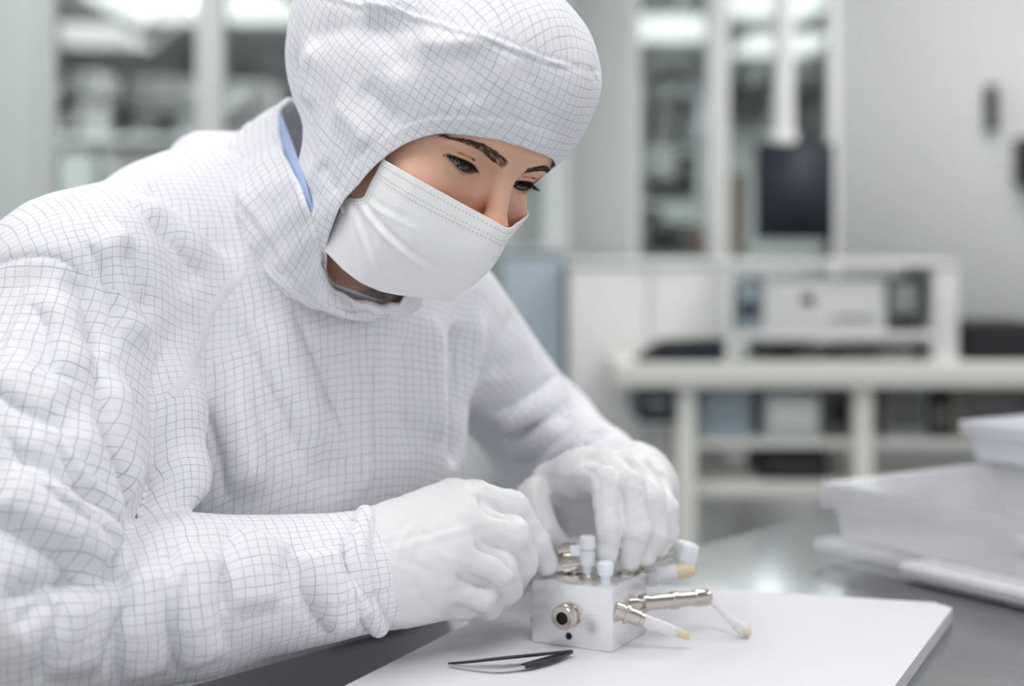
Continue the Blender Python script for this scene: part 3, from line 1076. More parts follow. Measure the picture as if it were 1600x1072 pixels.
for sgn in (1, -1):
    bm = bmesh.new()
    bmesh.ops.create_uvsphere(bm, u_segments=48, v_segments=32, radius=ER * 1e-3, matrix=Matrix.Rotation(-math.pi / 2, 4, 'X'))
    for v in bm.verts:                       # cornea bulge
        c = math.sqrt(v.co.x ** 2 + v.co.z ** 2) / (ER * 1e-3)
        if v.co.y > 0 and c < 0.56:
            v.co *= 1 + 0.05 * (1 - (c / 0.56) ** 2)
    me = bpy.data.meshes.new('eyeball')
    bm.to_mesh(me)
    bm.free()
    ec = np.array([EYE[0] * sgn, EYE[1], EYE[2]])
    g = GAZE * np.array([sgn if False else 1, 1, 1])
    q = Vector((0, 1, 0)).rotation_difference(Vector(g).normalized()).to_matrix().to_4x4()
    o = finish('eyeball', me, M_EYE, person, True)
    o.matrix_basis = HM @ Matrix.Translation(Vector(ec * 1e-3)) @ q
    # lashes
    bm = bmesh.new()
    for i in range(96):
        ex = -11.5 + 25.5 * i / 95 + random.uniform(-.2, .2)
        up, lo = lid_curves(np.array([ex]))
        zz = float(up[0]) - 0.2
        yy = EYE[1] + math.sqrt(max(13.6 ** 2 - ex ** 2 - zz ** 2, 4))
        base = np.array([sgn * (EYE[0] + ex), yy - 0.6, zz])
        ln = 7.0 + 3.5 * (i / 95) + random.uniform(-1, 1)
        out = np.array([sgn * (0.10 + 0.050 * ex), 1.0, -0.60 + random.uniform(-.1, .1)])
        out /= np.linalg.norm(out)
        pts = [base + out * ln * t + np.array([sgn * 0.05 * ex * t * t, 0, 2.2 * t * t]) for t in (0, .35, .7, 1)]
        strand(bm, pts, 0.36)
        if i % 2 == 0:
            zz = float(lo[0])
            yy = EYE[1] + math.sqrt(max(13.6 ** 2 - ex ** 2 - zz ** 2, 4))
            base = np.array([sgn * (EYE[0] + ex), yy - 0.3, zz - 0.2])
            out = np.array([sgn * (0.03 * ex), 0.75, -0.75])
            ln = 3.2 + random.uniform(-.8, .8)
            strand(bm, [base + out * ln * t for t in (0, .5, 1)], 0.14)
    me = bpy.data.meshes.new('eyelashes')
    bm.to_mesh(me)
    bm.free()
    me.transform(HM @ Matrix.Scale(0.001, 4))
    o = finish('eyelashes', me, M_LASH, person)
    o['kind'] = 'stuff'
    # brow
    bm = bmesh.new()
    cx = [10, 20, 32, 44, 56]
    cz = [13.5, 16.8, 19.2, 18.0, 12.5]
    cw = [4.2, 4.2, 3.6, 2.6, 0.9]
    for i in range(620):
        x = random.uniform(9, 57)
        z = np.interp(x, cx, cz)
        w = np.interp(x, cx, cw)
        s = random.uniform(-1, 1)
        z0 = z + s * w
        p, n = skin_at(sgn * x, z0)
        tdir = np.array([sgn * 1.0, 0, 0.55 * (1 - (x - 9) / 30) - 0.5 * s * (0.4 + x / 80)])
        tdir -= n * (tdir @ n)
        tdir /= np.linalg.norm(tdir)
        l = random.uniform(4.5, 8)
        strand(bm, [p - n * 0.3, p + tdir * l * 0.5 + n * 0.7, p + tdir * l + n * 0.35], 0.17)
    me = bpy.data.meshes.new('eyebrow')
    bm.to_mesh(me)
    bm.free()
    me.transform(HM @ Matrix.Scale(0.001, 4))
    o = finish('eyebrow', me, M_BROW, person)
    o['kind'] = 'stuff'


# ------------------------------------------------------------------ hood
def hood_sdf(X, Y, Z):
    d = ellip(X, np.where(Y > -36, -36 + (Y + 36) * 154 / 130, Y), Z, (0, -36, 34), (100, 154, 108))
    d = smin(d, ellip(X, Y, Z, (0, 45, 68), (70, 58, 62)), 36)
    d = smin(d, ellip(X, Y, Z, (0, 5, -50), (85, 80, 87)), 30)
    d = smin(d, rcone(X, Y, Z, (0, -24, -70), (0, -32, -160), 60, 52), 26)
    return d


def build_hood():
    V, F = nets(hood_sdf, np.arange(-116, 117, 4.0), np.arange(-204, 140, 4.0), np.arange(-170, 165, 4.0))
    V = smooth_mesh(V, F, 2, 0.5)
    V, F = subdivide(V, F, 1)
    Wv = h2w(V)
    cast = caster(Wv, F)
    # face opening traced on the near side, mirrored to the far side
    c0 = np.array([0.0, 15.0, -25.0])
    trace = [(866, 249), (835, 237), (800, 225), (760, 216), (725, 210), (690, 208), (660, 214), (630, 226), (600, 247), (578, 268), (560, 290), (535, 315), (522, 350), (515, 390), (513, 425), (517, 444), (540, 452), (570, 460), (600, 468)]
    ph, th = [], []
    for p in trace:
        q = cast(*p)
        if q is None:
            continue
        d = w2h(q) - c0
        d /= np.linalg.norm(d)
        ph.append(math.atan2(d[2], max(d[0], 0.0)))
        th.append(math.acos(d[1]))
    o = np.argsort(ph)
    ph, th = np.array(ph)[o], np.array(th)[o]
    ph = np.concatenate([[-math.pi / 2], ph, [math.pi / 2]])
    th = np.concatenate([[th[0] - 0.02], th, [th[-1]]])
    D = V - c0
    r = np.linalg.norm(D, axis=1)
    P = np.arctan2(D[:, 2], np.abs(D[:, 0]))
    tb = np.interp(P, ph, th)
    g = (np.arccos(np.clip(D[:, 1] / r, -1, 1)) - tb) * r        # mm outside the opening edge
    N = normals(V, F)
    disp = np.zeros(len(V))
    NW = normals(Wv, F)

    def C(pts, amp, w, taper=.25, side=0.0):
        fold(Wv, NW, disp, [cast(*p) for p in pts], amp * 1.25, w, taper, side)
    # seams and folds
    C([(500, -8), (560, 6), (640, 22), (700, 44), (760, 62), (820, 82), (870, 99), (936, 119)], 0.0016, 0.0018, 0.02, 0.5)
    C([(470, 60), (520, 44), (580, 40), (650, 40), (690, 42)], -0.005, 0.014)
    C([(640, 66), (690, 70), (740, 66), (790, 70)], 0.005, 0.010)
    C([(560, 30), (600, 56), (620, 90), (625, 130)], -0.004, 0.013)
    C([(470, 60), (460, 110), (462, 160), (480, 220), (490, 270)], -0.006, 0.010)
    C([(495, 60), (480, 120), (484, 180)], 0.006, 0.011)
    C([(520, 160), (560, 200), (580, 240)], 0.004, 0.012)
    C([(560, 130), (600, 170), (625, 205)], -0.003, 0.010)
    C([(500, 250), (520, 290), (540, 300)], -0.003, 0.008)
    C([(490, 300), (500, 360), (500, 430)], 0.004, 0.010)
    C([(800, 95), (830, 130), (845, 180), (850, 230)], -0.002, 0.010)
    C([(720, 70), (730, 120), (735, 170)], -0.0022, 0.010)
    C([(560, 10), (600, 10), (650, 5)], 0.006, 0.012)
    rr = 0.0011 * (np.sin(V[:, 0] * .11 + 1.3 * np.sin(V[:, 2] * .05)) * np.sin(V[:, 2] * .07 + V[:, 1] * .06 + 1.1 * np.sin(V[:, 1] * .04)))
    disp += rr
    # hem: slightly raised band with a stitched groove
    disp += 0.0010 * (1 / (1 + np.exp((g - 13) / 0.8))) - 0.0006 * np.exp(-((g - 13.8) / 0.9) ** 2)
    Wv = Wv + NW * disp[:, None]
    # snap edge ring and clip
    keepv = g > 0
    fk = keepv[F].sum(1)
    part = (fk > 0) & (fk < 4)
    mv = np.zeros(len(V), bool)
    mv[F[part].ravel()] = True
    mv &= ~keepv
    grad = D / r[:, None]
    ax = np.array([0, 1.0, 0])
    tang = ax - grad * (grad @ ax)[:, None]
    tang /= np.linalg.norm(tang, axis=1)[:, None] + 1e-9
    Vw = w2h(Wv)
    Vw[mv] += tang[mv] * g[mv][:, None]                          # slide back onto the edge
    F2 = F[fk > 0]
    E = np.sort(np.concatenate([F2[:, [0, 1]], F2[:, [1, 2]], F2[:, [2, 3]], F2[:, [3, 0]]]), 1)
    Eu, ct = np.unique(E, axis=0, return_counts=True)
    Eb = Eu[ct == 1]
    Eb = Eb[mv[Eb].all(1) | (np.abs(g[Eb]) < 8).all(1)]
    for _ in range(14):
        sm = np.zeros((len(V), 3))
        cn = np.zeros(len(V))
        for a_, b_ in ((0, 1), (1, 0)):
            np.add.at(sm, Eb[:, a_], Vw[Eb[:, b_]])
            np.add.at(cn, Eb[:, a_], 1)
        two = cn == 2
        Vw[two] = 0.5 * Vw[two] + 0.5 * sm[two] / 2
    used = np.unique(F2)
    mp = -np.ones(len(V), np.int64)
    mp[used] = np.arange(len(used))
    V3, F3 = Vw[used], mp[F2]
    me = mesh_from('hood', h2w(V3), F3)
    # grid: bands around the head, planar on the crown
    v = V3[F3.ravel()]
    ang = np.arctan2(v[:, 0], v[:, 1] + 5)
    U = np.stack([ang * 98, v[:, 2] + 0.10 * v[:, 1]], 1)
    fc = V3[F3].mean(1)
    crown = np.repeat(fc[:, 2] - 0.10 * fc[:, 1] > 92, 4)
    U[crown] = np.stack([v[crown, 0] * 0.98 + v[crown, 1] * 0.2, v[crown, 1] * 0.98 - v[crown, 0] * 0.2], 1)
    set_uv(me, U * 1e-3 * 0.98)
    ob = finish('hood', me, M_SUIT, person)
    s = ob.modifiers.new('thickness', 'SOLIDIFY')
    s.thickness = 0.0014
    s.offset = -1
    ob['label'] = 'white gridded hood with crown seam'
    return cast



HOODCAST = build_hood()


# ------------------------------------------------------------------ face mask
M_MASK = mat('mask_fleece', (247, 246, 246), 0.85, bump=0.25, bscale=900, noise=0.02, nscale=200, sss=0.1)
M_LOOP = mat('mask_loop', (240, 240, 240), 0.7)
M_DOT = mat('mask_weld_dot', (196, 193, 192), 0.8)


def mask_point(u, v):
    """u -1 (far ear) .. 1 (near ear), v 0 (top) .. 1 (bottom); head millimetres"""
    a = abs(u)
    us = [0, 0.10, 0.22, 0.36, 0.52, 0.68, 0.84, 1.0]
    topx = np.interp(a, us, [0, 9, 22, 36, 50, 61, 68, 71.5])
    topy = np.interp(a, us, [117.0, 113, 102, 92, 82, 71, 58, 43])
    topz = np.interp(a, us, [-23.8, -23, -23, -22.5, -22, -22, -23, -24.5])
    botx = np.interp(a, us, [0, 8, 19, 31, 43, 52, 59, 62.5])
    boty = np.interp(a, us, [91, 91, 89, 85, 78, 68, 56, 43])
    botz = np.interp(a, us, [-100, -101, -103.5, -107, -110.5, -112.5, -113, -112])
    p = np.array([topx * (1 - v) + botx * v, topy * (1 - v) + boty * v, topz * (1 - v) + botz * v])
    p[1] -= 20 * np.clip((v - 0.36) / 0.13, 0, 1) ** 1.5 * np.clip((a - 0.72) / 0.28, 0, 1) ** 1.3
    b = math.sin(math.pi * min(v * 0.92 + 0.02, 1))
    puff = np.interp(a, us, [14, 13.5, 13, 12.5, 11.5, 9.5, 6, 1.0] if u >= 0 else [14, 12, 7.5, 4, 2, 1, 0, 0])
    if u < 0:
        p[1] -= v * np.interp(a, us, [0, 2, 6, 11, 15, 16, 14, 9])
    n = np.array([np.interp(a, us, [0, .12, .28, .42, .55, .68, .8, .9]), np.interp(a, us, [.97, .97, .9, .85, .75, .62, .45, .3]), -0.12])
    n /= np.linalg.norm(n)
    p = p + n * puff * b
    # pleats fan out from a gather beside the ear
    for (u0, v0), (u1, v1), amp in (((0.98, 0.42), (0.22, 0.66), 2.4), ((0.96, 0.47), (0.52, 0.98), 2.6), ((0.95, 0.50), (0.74, 0.98), 2.0), ((0.95, 0.38), (0.45, 0.34), 1.2)):
        ax, ay, bx_, by_ = u0 * 105, v0 * 90, u1 * 105, v1 * 90
        dx, dy = bx_ - ax, by_ - ay
        L2 = dx * dx + dy * dy
        t = min(max(((a * 105 - ax) * dx + (v * 90 - ay) * dy) / L2, 0), 1)
        ex_, ey_ = a * 105 - ax - t * dx, v * 90 - ay - t * dy
        sd = (ex_ * dy - ey_ * dx) / math.sqrt(L2)
        dist = math.hypot(ex_, ey_)
        f = min(1, t * 8 + 0.2) * (1 - t) ** 0.7
        p = p + n * amp * f * (math.exp(-dist / 2.6) - 0.7 * math.exp(-((sd + 4.5) / 2.6) ** 2) * math.exp(-max(dist - abs(sd), 0) / 2))
    if u < 0:
        p[0] = -p[0]
    return p


def smooth_grid(G, it):
    for _ in range(it):
        H = G.copy()
        H[1:-1, :] = 0.5 * G[1:-1, :] + 0.25 * (G[:-2, :] + G[2:, :])
        G = H
    return G


def build_mask():
    nu, nv = 241, 120
    G = np.array([[mask_point(-1 + 2 * i / (nu - 1), j / (nv - 1)) for j in range(nv)] for i in range(nu)])
    G = smooth_grid(G, 6)
    G += (0.35 * np.sin(np.linspace(0, 40, nu))[:, None] * np.sin(np.linspace(0, 9, nv) + 1)[None, :])[:, :, None] * np.array([0, 1, 0])
    # raised top band
    for j in range(nv):
        G[:, j] += np.array([0, 0.6, 0]) * (1 / (1 + math.exp((j / (nv - 1) - 0.17) * 90)))
    V = G.reshape(-1, 3)
    q = np.arange(nu * nv).reshape(nu, nv)
    F = np.stack([q[:-1, :-1], q[1:, :-1], q[1:, 1:], q[:-1, 1:]], -1).reshape(-1, 4)
    me = mesh_from('face_mask', h2w(V), F)
    ob = finish('face_mask', me, M_MASK, person)
    s = ob.modifiers.new('thickness', 'SOLIDIFY')
    s.thickness = 0.0012
    s.offset = 0
    ob['label'] = 'white pleated face mask'
    GN = np.cross(np.gradient(G, axis=0), np.gradient(G, axis=1))
    GN /= np.linalg.norm(GN, axis=2)[:, :, None] + 1e-9
    if GN[nu // 2, 10, 1] < 0:
        GN = -GN
    # rows of weld dots along the top band and down the near edge
    bm = bmesh.new()

    def dot(fi, fj):
        i, j = int(fi), int(fj)
        p, n = G[i, j], GN[i, j]
        du = G[min(i + 1, nu - 1), j] - G[max(i - 1, 0), j]
        du /= np.linalg.norm(du)
        dv = np.cross(n, du)
        c = p + n * 0.66
        vs = [bm.verts.new(Vector(c + du * a + dv * b)) for a, b in ((-.62, -.3), (.62, -.3), (.62, .3), (-.62, .3))]
        top = [bm.verts.new(v.co + Vector(n * 0.12)) for v in vs]
        bm.faces.new(top)
        for k in range(4):
            bm.faces.new((vs[k], vs[(k + 1) % 4], top[(k + 1) % 4], top[k]))
    for row in (6, 15.5, 19):
        for i in range(5, nu - 4, 3):
            dot(i, row)
    for col in (232, 236):
        for j in range(24, 60, 3):
            dot(col, j)
            dot(nu - 1 - col, j)
    me = bpy.data.meshes.new('weld_dots')
    bm.to_mesh(me)
    bm.free()
    me.transform(HM @ Matrix.Scale(0.001, 4))
    wd = finish('weld_dots', me, M_DOT, ob, False)
    wd['kind'] = 'stuff'
    for s in (1, -1):
        for pts in ([(71, 44, -25), (73.5, 41, -20), (77, 34, -11), (78, 20, -4)], [(67, 30, -78), (71, 20, -72), (74, 8, -62), (74, -6, -40)]):
            P = [h2w((p[0] * s, p[1], p[2])) for p in catmull(pts, 6)]
            MB().tube(P, 0.0014, 8).build('ear_loop', M_LOOP, ob)


build_mask()


# ------------------------------------------------------------------ coverall (torso and sleeves)
LAT = np.array([0.78, 0.626, 0.0])         # her left
FACE = np.array([0.626, -0.78, 0.0])       # where she faces
AX = np.array([LAT, FACE, [0, 0, 1.0]])
SHN, ELN, WRN = W(118, 478, 1.175), W(-18, 985, 1.05), W(572, 893, 1.165)
SHF, ELF, WRF = W(688, 486, 1.42), W(852, 690, 1.63), W(972, 764, 1.37)
NECK = np.array([-0.165, 1.295, T + 0.315])


def torso_sdf(X, Y, Z):
    d = ellip(X, Y, Z, (-0.188, 1.335, T + 0.165), (0.166, 0.118, 0.20), AX)
    d = smin(d, ellip(X, Y, Z, (-0.205, 1.385, T - 0.02), (0.165, 0.105, 0.24), AX), 0.06)
    d = smin(d, rcone(X, Y, Z, W(132, 468, 1.19), W(305, 350, 1.31), 0.080, 0.064), 0.05)
    d = smin(d, rcone(X, Y, Z, W(318, 258, 1.39), W(400, 262, 1.43), 0.031, 0.033), 0.02)
    d = smin(d, rcone(X, Y, Z, W(240, 400, 1.34), W(470, 390, 1.36), 0.07, 0.075), 0.05)
    d = smin(d, rcone(X, Y, Z, SHF + [-0.02, 0, 0.0], NECK + [0.0, 0.02, -0.04], 0.055, 0.07), 0.05)
    return d


def flap_sdf(X, Y, Z):
    return chain(X, Y, Z, [W(244, 480, 1.21), W(256, 640, 1.165), W(282, 748, 1.150), W(216, 866, 1.10)], [0.030, 0.028, 0.019, 0.010], 0.02)


def chain(X, Y, Z, pts, rad, k=0.004):
    d = None
    for i in range(len(pts) - 1):
        c = rcone(X, Y, Z, pts[i], pts[i + 1], rad[i], rad[i + 1])
        d = c if d is None else smin(d, c, k)
    return d


def armn_sdf(X, Y, Z):
    mid = SHN * 0.5 + ELN * 0.5 + [-0.006, 0, 0]
    d = rcone(X, Y, Z, SHN, mid, 0.072, 0.078)
    d = smin(d, rcone(X, Y, Z, mid, ELN + [0.012, 0, 0.022], 0.079, 0.068), 0.03)
    mf = ELN * 0.5 + WRN * 0.5 + [0, 0, 0.002]
    f = rcone(X, Y, Z, ELN + [0, 0, -0.006], mf, 0.060, 0.055)
    f = smin(f, rcone(X, Y, Z, mf, WRN, 0.055, 0.046), 0.02)
    return smin(d, f, 0.003)


def armf_sdf(X, Y, Z):
    d = rcone(X, Y, Z, SHF, ELF, 0.058, 0.056)
    return smin(d, rcone(X, Y, Z, ELF, WRF, 0.056, 0.041), 0.03)


def suit_sdf(X, Y, Z):
    k = 0.003 + 0.039 * np.clip((Z - T - 0.255) / 0.06, 0, 1) ** 2
    d = smin(torso_sdf(X, Y, Z), flap_sdf(X, Y, Z), 0.008)
    d = smin(d, armn_sdf(X, Y, Z), k)
    d = smin(d, armf_sdf(X, Y, Z), 0.03)
    # neck opening and hollow cuffs
    d = smax(d, -rcone(X, Y, Z, NECK + [0.01, -0.01, 0.02], NECK + [0.06, -0.06, 0.10], 0.062, 0.07), 0.006)
    return d


def arm_uv(P, a, b, c, ref, R):
    out = np.zeros((len(P), 2))
    best = np.full(len(P), 1e9)
    s0 = 0.0
    for p, q in ((a, b), (b, c)):
        d = q - p
        L = np.linalg.norm(d)
        d = d / L
        t = (P - p) @ d
        tc = np.clip(t, 0, L)
        rad = P - p - tc[:, None] * d
        dist = np.linalg.norm(rad, axis=1)
        u = ref - d * (ref @ d)
        u /= np.linalg.norm(u)
        w = np.cross(d, u)
        ang = np.arctan2(rad @ w, rad @ u)
        m = dist < best
        best[m] = dist[m]
        out[m, 0] = ang[m] * R
        out[m, 1] = s0 + t[m]
        s0 += L
    return out


def build_suit():
    h = 0.0042
    V, F = nets(suit_sdf, np.arange(-0.50, 0.19, h), np.arange(0.93, 1.76, h), np.arange(T - 0.22, T + 0.44, h))
    V = smooth_mesh(V, F, 1, 0.5)
    V, F = subdivide(V, F, 1)
    # flatten where the sleeves lie on the table
    N = normals(V, F)
    cast = caster(V, F)
    disp = np.zeros(len(V))

    def C(pts, amp, w, taper=.25, side=0.0, crisp=True):
        q = [c for c in (cast(*p) for p in pts) if c is not None]
        if q:
            med = np.median([c[1] for c in q])
            fold(V, N, disp, [c for c in q if abs(c[1] - med) < 0.07], amp * (1.6 if crisp == 'roll' else 1.4), w, taper, side, crisp)
    # near arm and armpit
    ROLL = dict(crisp='roll')
    C([(-15, 752), (45, 785), (90, 815), (140, 852), (196, 888)], 0.011, 0.021, 0.2, **ROLL)
    C([(105, 630), (128, 700), (160, 790), (192, 866)], 0.008, 0.018, 0.3, **ROLL)
    C([(30, 640), (66, 700), (105, 762), (150, 810)], 0.006, 0.015, 0.35, **ROLL)
    C([(170, 560), (186, 640), (196, 720), (204, 800)], 0.007, 0.015, 0.3, **ROLL)
    C([(-10, 560), (40, 600), (90, 628), (130, 640)], 0.005, 0.017, 0.35, **ROLL)
    C([(-5, 935), (60, 918), (120, 904), (195, 890)], -0.012, 0.008, 0.1)
    C([(18, 985), (45, 965), (90, 930)], -0.006, 0.008)
    # forearm
    C([(168, 900), (140, 950), (120, 1010), (110, 1068)], 0.006, 0.020, 0.25, **ROLL)
    C([(250, 872), (234, 930), (226, 1000), (230, 1062)], 0.006, 0.019, 0.2, **ROLL)
    C([(322, 846), (306, 900), (304, 970), (318, 1044)], 0.007, 0.018, 0.2, **ROLL)
    C([(412, 830), (396, 890), (398, 960), (420, 1030)], 0.006, 0.021, 0.2, **ROLL)
    C([(502, 800), (494, 856), (512, 912), (548, 974)], 0.008, 0.018, 0.15, **ROLL)
    C([(572, 800), (560, 850), (562, 900), (574, 950), (594, 984)], 0.0045, 0.0085, 0.04, **ROLL)
    C([(566, 804), (553, 852), (555, 902), (567, 952), (588, 984)], -0.0016, 0.0016, 0.05)
    # shoulder
    C([(186, 372), (203, 418), (216, 460), (230, 510)], -0.010, 0.009)
    C([(146, 350), (176, 374), (196, 425), (208, 490), (212, 560)], 0.0065, 0.017, 0.25, **ROLL)
    C([(219, 280), (261, 308), (317, 354), (384, 412)], -0.004, 0.010)
    C([(196, 300), (246, 330), (296, 372), (345, 424)], 0.0045, 0.016, 0.3, **ROLL)
    C([(84, 434), (118, 456), (140, 500), (150, 560)], -0.007, 0.010)
    C([(60, 440), (96, 476), (112, 540), (112, 620)], 0.005, 0.016, 0.3, **ROLL)
    C([(-8, 414), (47, 401), (93, 405), (128, 432)], -0.0016, 0.0025, 0.05)
    C([(230, 330), (280, 400), (300, 470)], -0.005, 0.012)
    # raglan seam, placket, chest folds
    C([(352, 470), (392, 560), (430, 640), (480, 740)], -0.004, 0.012)
    C([(410, 470), (446, 560), (490, 650), (520, 740)], 0.005, 0.020, 0.3, **ROLL)
    C([(350, 600), (378, 690), (396, 790)], 0.0045, 0.018, 0.3, **ROLL)
    C([(590, 470), (585, 560), (581, 660), (580, 780)], -0.0022, 0.0022, 0.06)
    C([(582, 470), (577, 560), (573, 660), (572, 780)], 0.0025, 0.006, 0.1)
    C([(520, 500), (516, 600), (512, 720), (512, 800)], -0.005, 0.014)
    C([(640, 500), (634, 600), (640, 720)], -0.006, 0.016)
    C([(676, 480), (680, 580), (684, 700)], 0.006, 0.014)
    C([(712, 500), (716, 580), (714, 660), (712, 735)], -0.012, 0.010, 0.15)
    C([(360, 560), (380, 660), (400, 780)], 0.004, 0.014)
    # far sleeve
    C([(742, 480), (738, 560), (730, 640)], 0.006, 0.012)
    C([(884, 612), (840, 636), (800, 652), (756, 660)], 0.007, 0.018, 0.2, **ROLL)
    C([(930, 640), (890, 664), (840, 690), (790, 706)], 0.008, 0.016, 0.2, **ROLL)
    C([(950, 672), (905, 694), (860, 722), (815, 742)], 0.006, 0.012, 0.2, **ROLL)
    C([(800, 480), (790, 540), (770, 600)], -0.005, 0.014)
    q = V * np.array([1, 1, 1.0])
    disp += 0.0007 * np.sin(q[:, 0] * 55 + 2 * np.sin(q[:, 2] * 31)) * np.sin(q[:, 2] * 38 + q[:, 1] * 47 + 1.6 * np.sin(q[:, 0] * 26))
    disp += 0.0003 * np.sin(q[:, 0] * 140 + 3 * np.sin(q[:, 2] * 60)) * np.sin(q[:, 2] * 110 + q[:, 1] * 90)
    V0 = V
    V = V + N * disp[:, None]
    tz = T - 0.0085
    ontab = (V - np.array([0.2, 1.675, 0])) @ np.array([0.766, -0.643, 0]) > -0.01
    low = ontab & (V[:, 2] < tz + 0.012) & (V[:, 2] > tz - 0.09)
    V[low, 2] = np.maximum(V[low, 2], tz + 0.0005 + 0.25 * np.maximum(V[low, 2] - tz, 0))
    me = mesh_from('coverall', V, F)
    X, Y, Z = V0[:, 0], V0[:, 1], V0[:, 2]
    dt, dn, df = np.minimum(torso_sdf(X, Y, Z) - 0.004, flap_sdf(X, Y, Z) - 0.008), armn_sdf(X, Y, Z), armf_sdf(X, Y, Z)
    reg = np.argmin(np.stack([dt, dn, df], 1)[F].mean(1), 1)
    rel = V0 - np.array([-0.195, 1.36, 0])
    ang = np.arctan2(rel @ LAT, rel @ FACE)
    ut = np.stack([rel @ LAT, Z - 0.75 * (rel @ FACE)], 1)
    un = arm_uv(V0, SHN, ELN, WRN, np.array([0.2, 1.0, 0.1]), 0.07)
    uf = arm_uv(V0, SHF, ELF, WRF, np.array([-1.0, 0.2, 0.1]), 0.055)
    U = np.stack([ut * 0.92, un * 0.80, uf * 0.88])[np.repeat(reg, 4), F.ravel()]
    set_uv(me, U)
    ob = finish('coverall', me, M_SUIT, person)
    ob['label'] = 'white gridded coverall with raglan sleeves'
    cast2 = caster(V, F)

    def ribbon(name, px, wd, th):
        P = [cast2(*p) for p in px]
        P = [np.array(p) for p in catmull([p for p in P if p is not None], 10)]
        bm = bmesh.new()
        prev = None
        uv = bm.loops.layers.uv.new('UVMap')
        for i, p in enumerate(P):
            h_ = cast2.bvh.find_nearest(Vector(p))
            n = np.array(h_[1])
            if n[1] > 0:
                n = -n
            p = np.array(h_[0])
            d = P[min(i + 1, len(P) - 1)] - P[max(i - 1, 0)]
            d /= np.linalg.norm(d)
            sd = np.cross(n, d)
            sd /= np.linalg.norm(sd)
            prof = [(-1, -.2), (-.86, .9), (-.7, 1), (-.62, .55), (-.54, 1), (0, 1.15), (.54, 1), (.62, .55), (.7, 1), (.86, .9), (1, -.2)]
            ring = [bm.verts.new(Vector(p + sd * a * wd + n * (b * th + 0.0002 * math.sin(i * 1.7)))) for a, b in prof]
            if prev:
                for k in range(len(ring) - 1):
                    f = bm.faces.new((prev[k], prev[k + 1], ring[k + 1], ring[k]))
                    for lp, (aa, bb) in zip(f.loops, ((i - 1, k), (i - 1, k + 1), (i, k + 1), (i, k))):
                        lp[uv].uv = (aa * 0.0022, prof[bb][0] * wd)
            prev = ring
        me2 = bpy.data.meshes.new(name)
        bm.to_mesh(me2)
        bm.free()
        o2 = finish(name, me2, M_SEAM, ob)
        return o2
    ribbon('raglan_seam', [(384, 424), (352, 455), (328, 492), (316, 536), (300, 578), (268, 618)], 0.0042, 0.0004)


build_suit()


# collar: a standing band around the neck
def closed(pts, n):
    pts = [np.array(p) for p in pts]
    k = len(pts)
    out = []
    for i in range(n):
        t = i / n * k
        a = int(t) % k
        f = t - int(t)
        p0, p1, p2, p3 = pts[a - 1], pts[a], pts[(a + 1) % k], pts[(a + 2) % k]
        out.append(0.5 * (2 * p1 + (p2 - p0) * f + (2 * p0 - 5 * p1 + 4 * p2 - p3) * f * f + (3 * p1 - p0 - 3 * p2 + p3) * f ** 3))
    return np.array(out + out[:1])


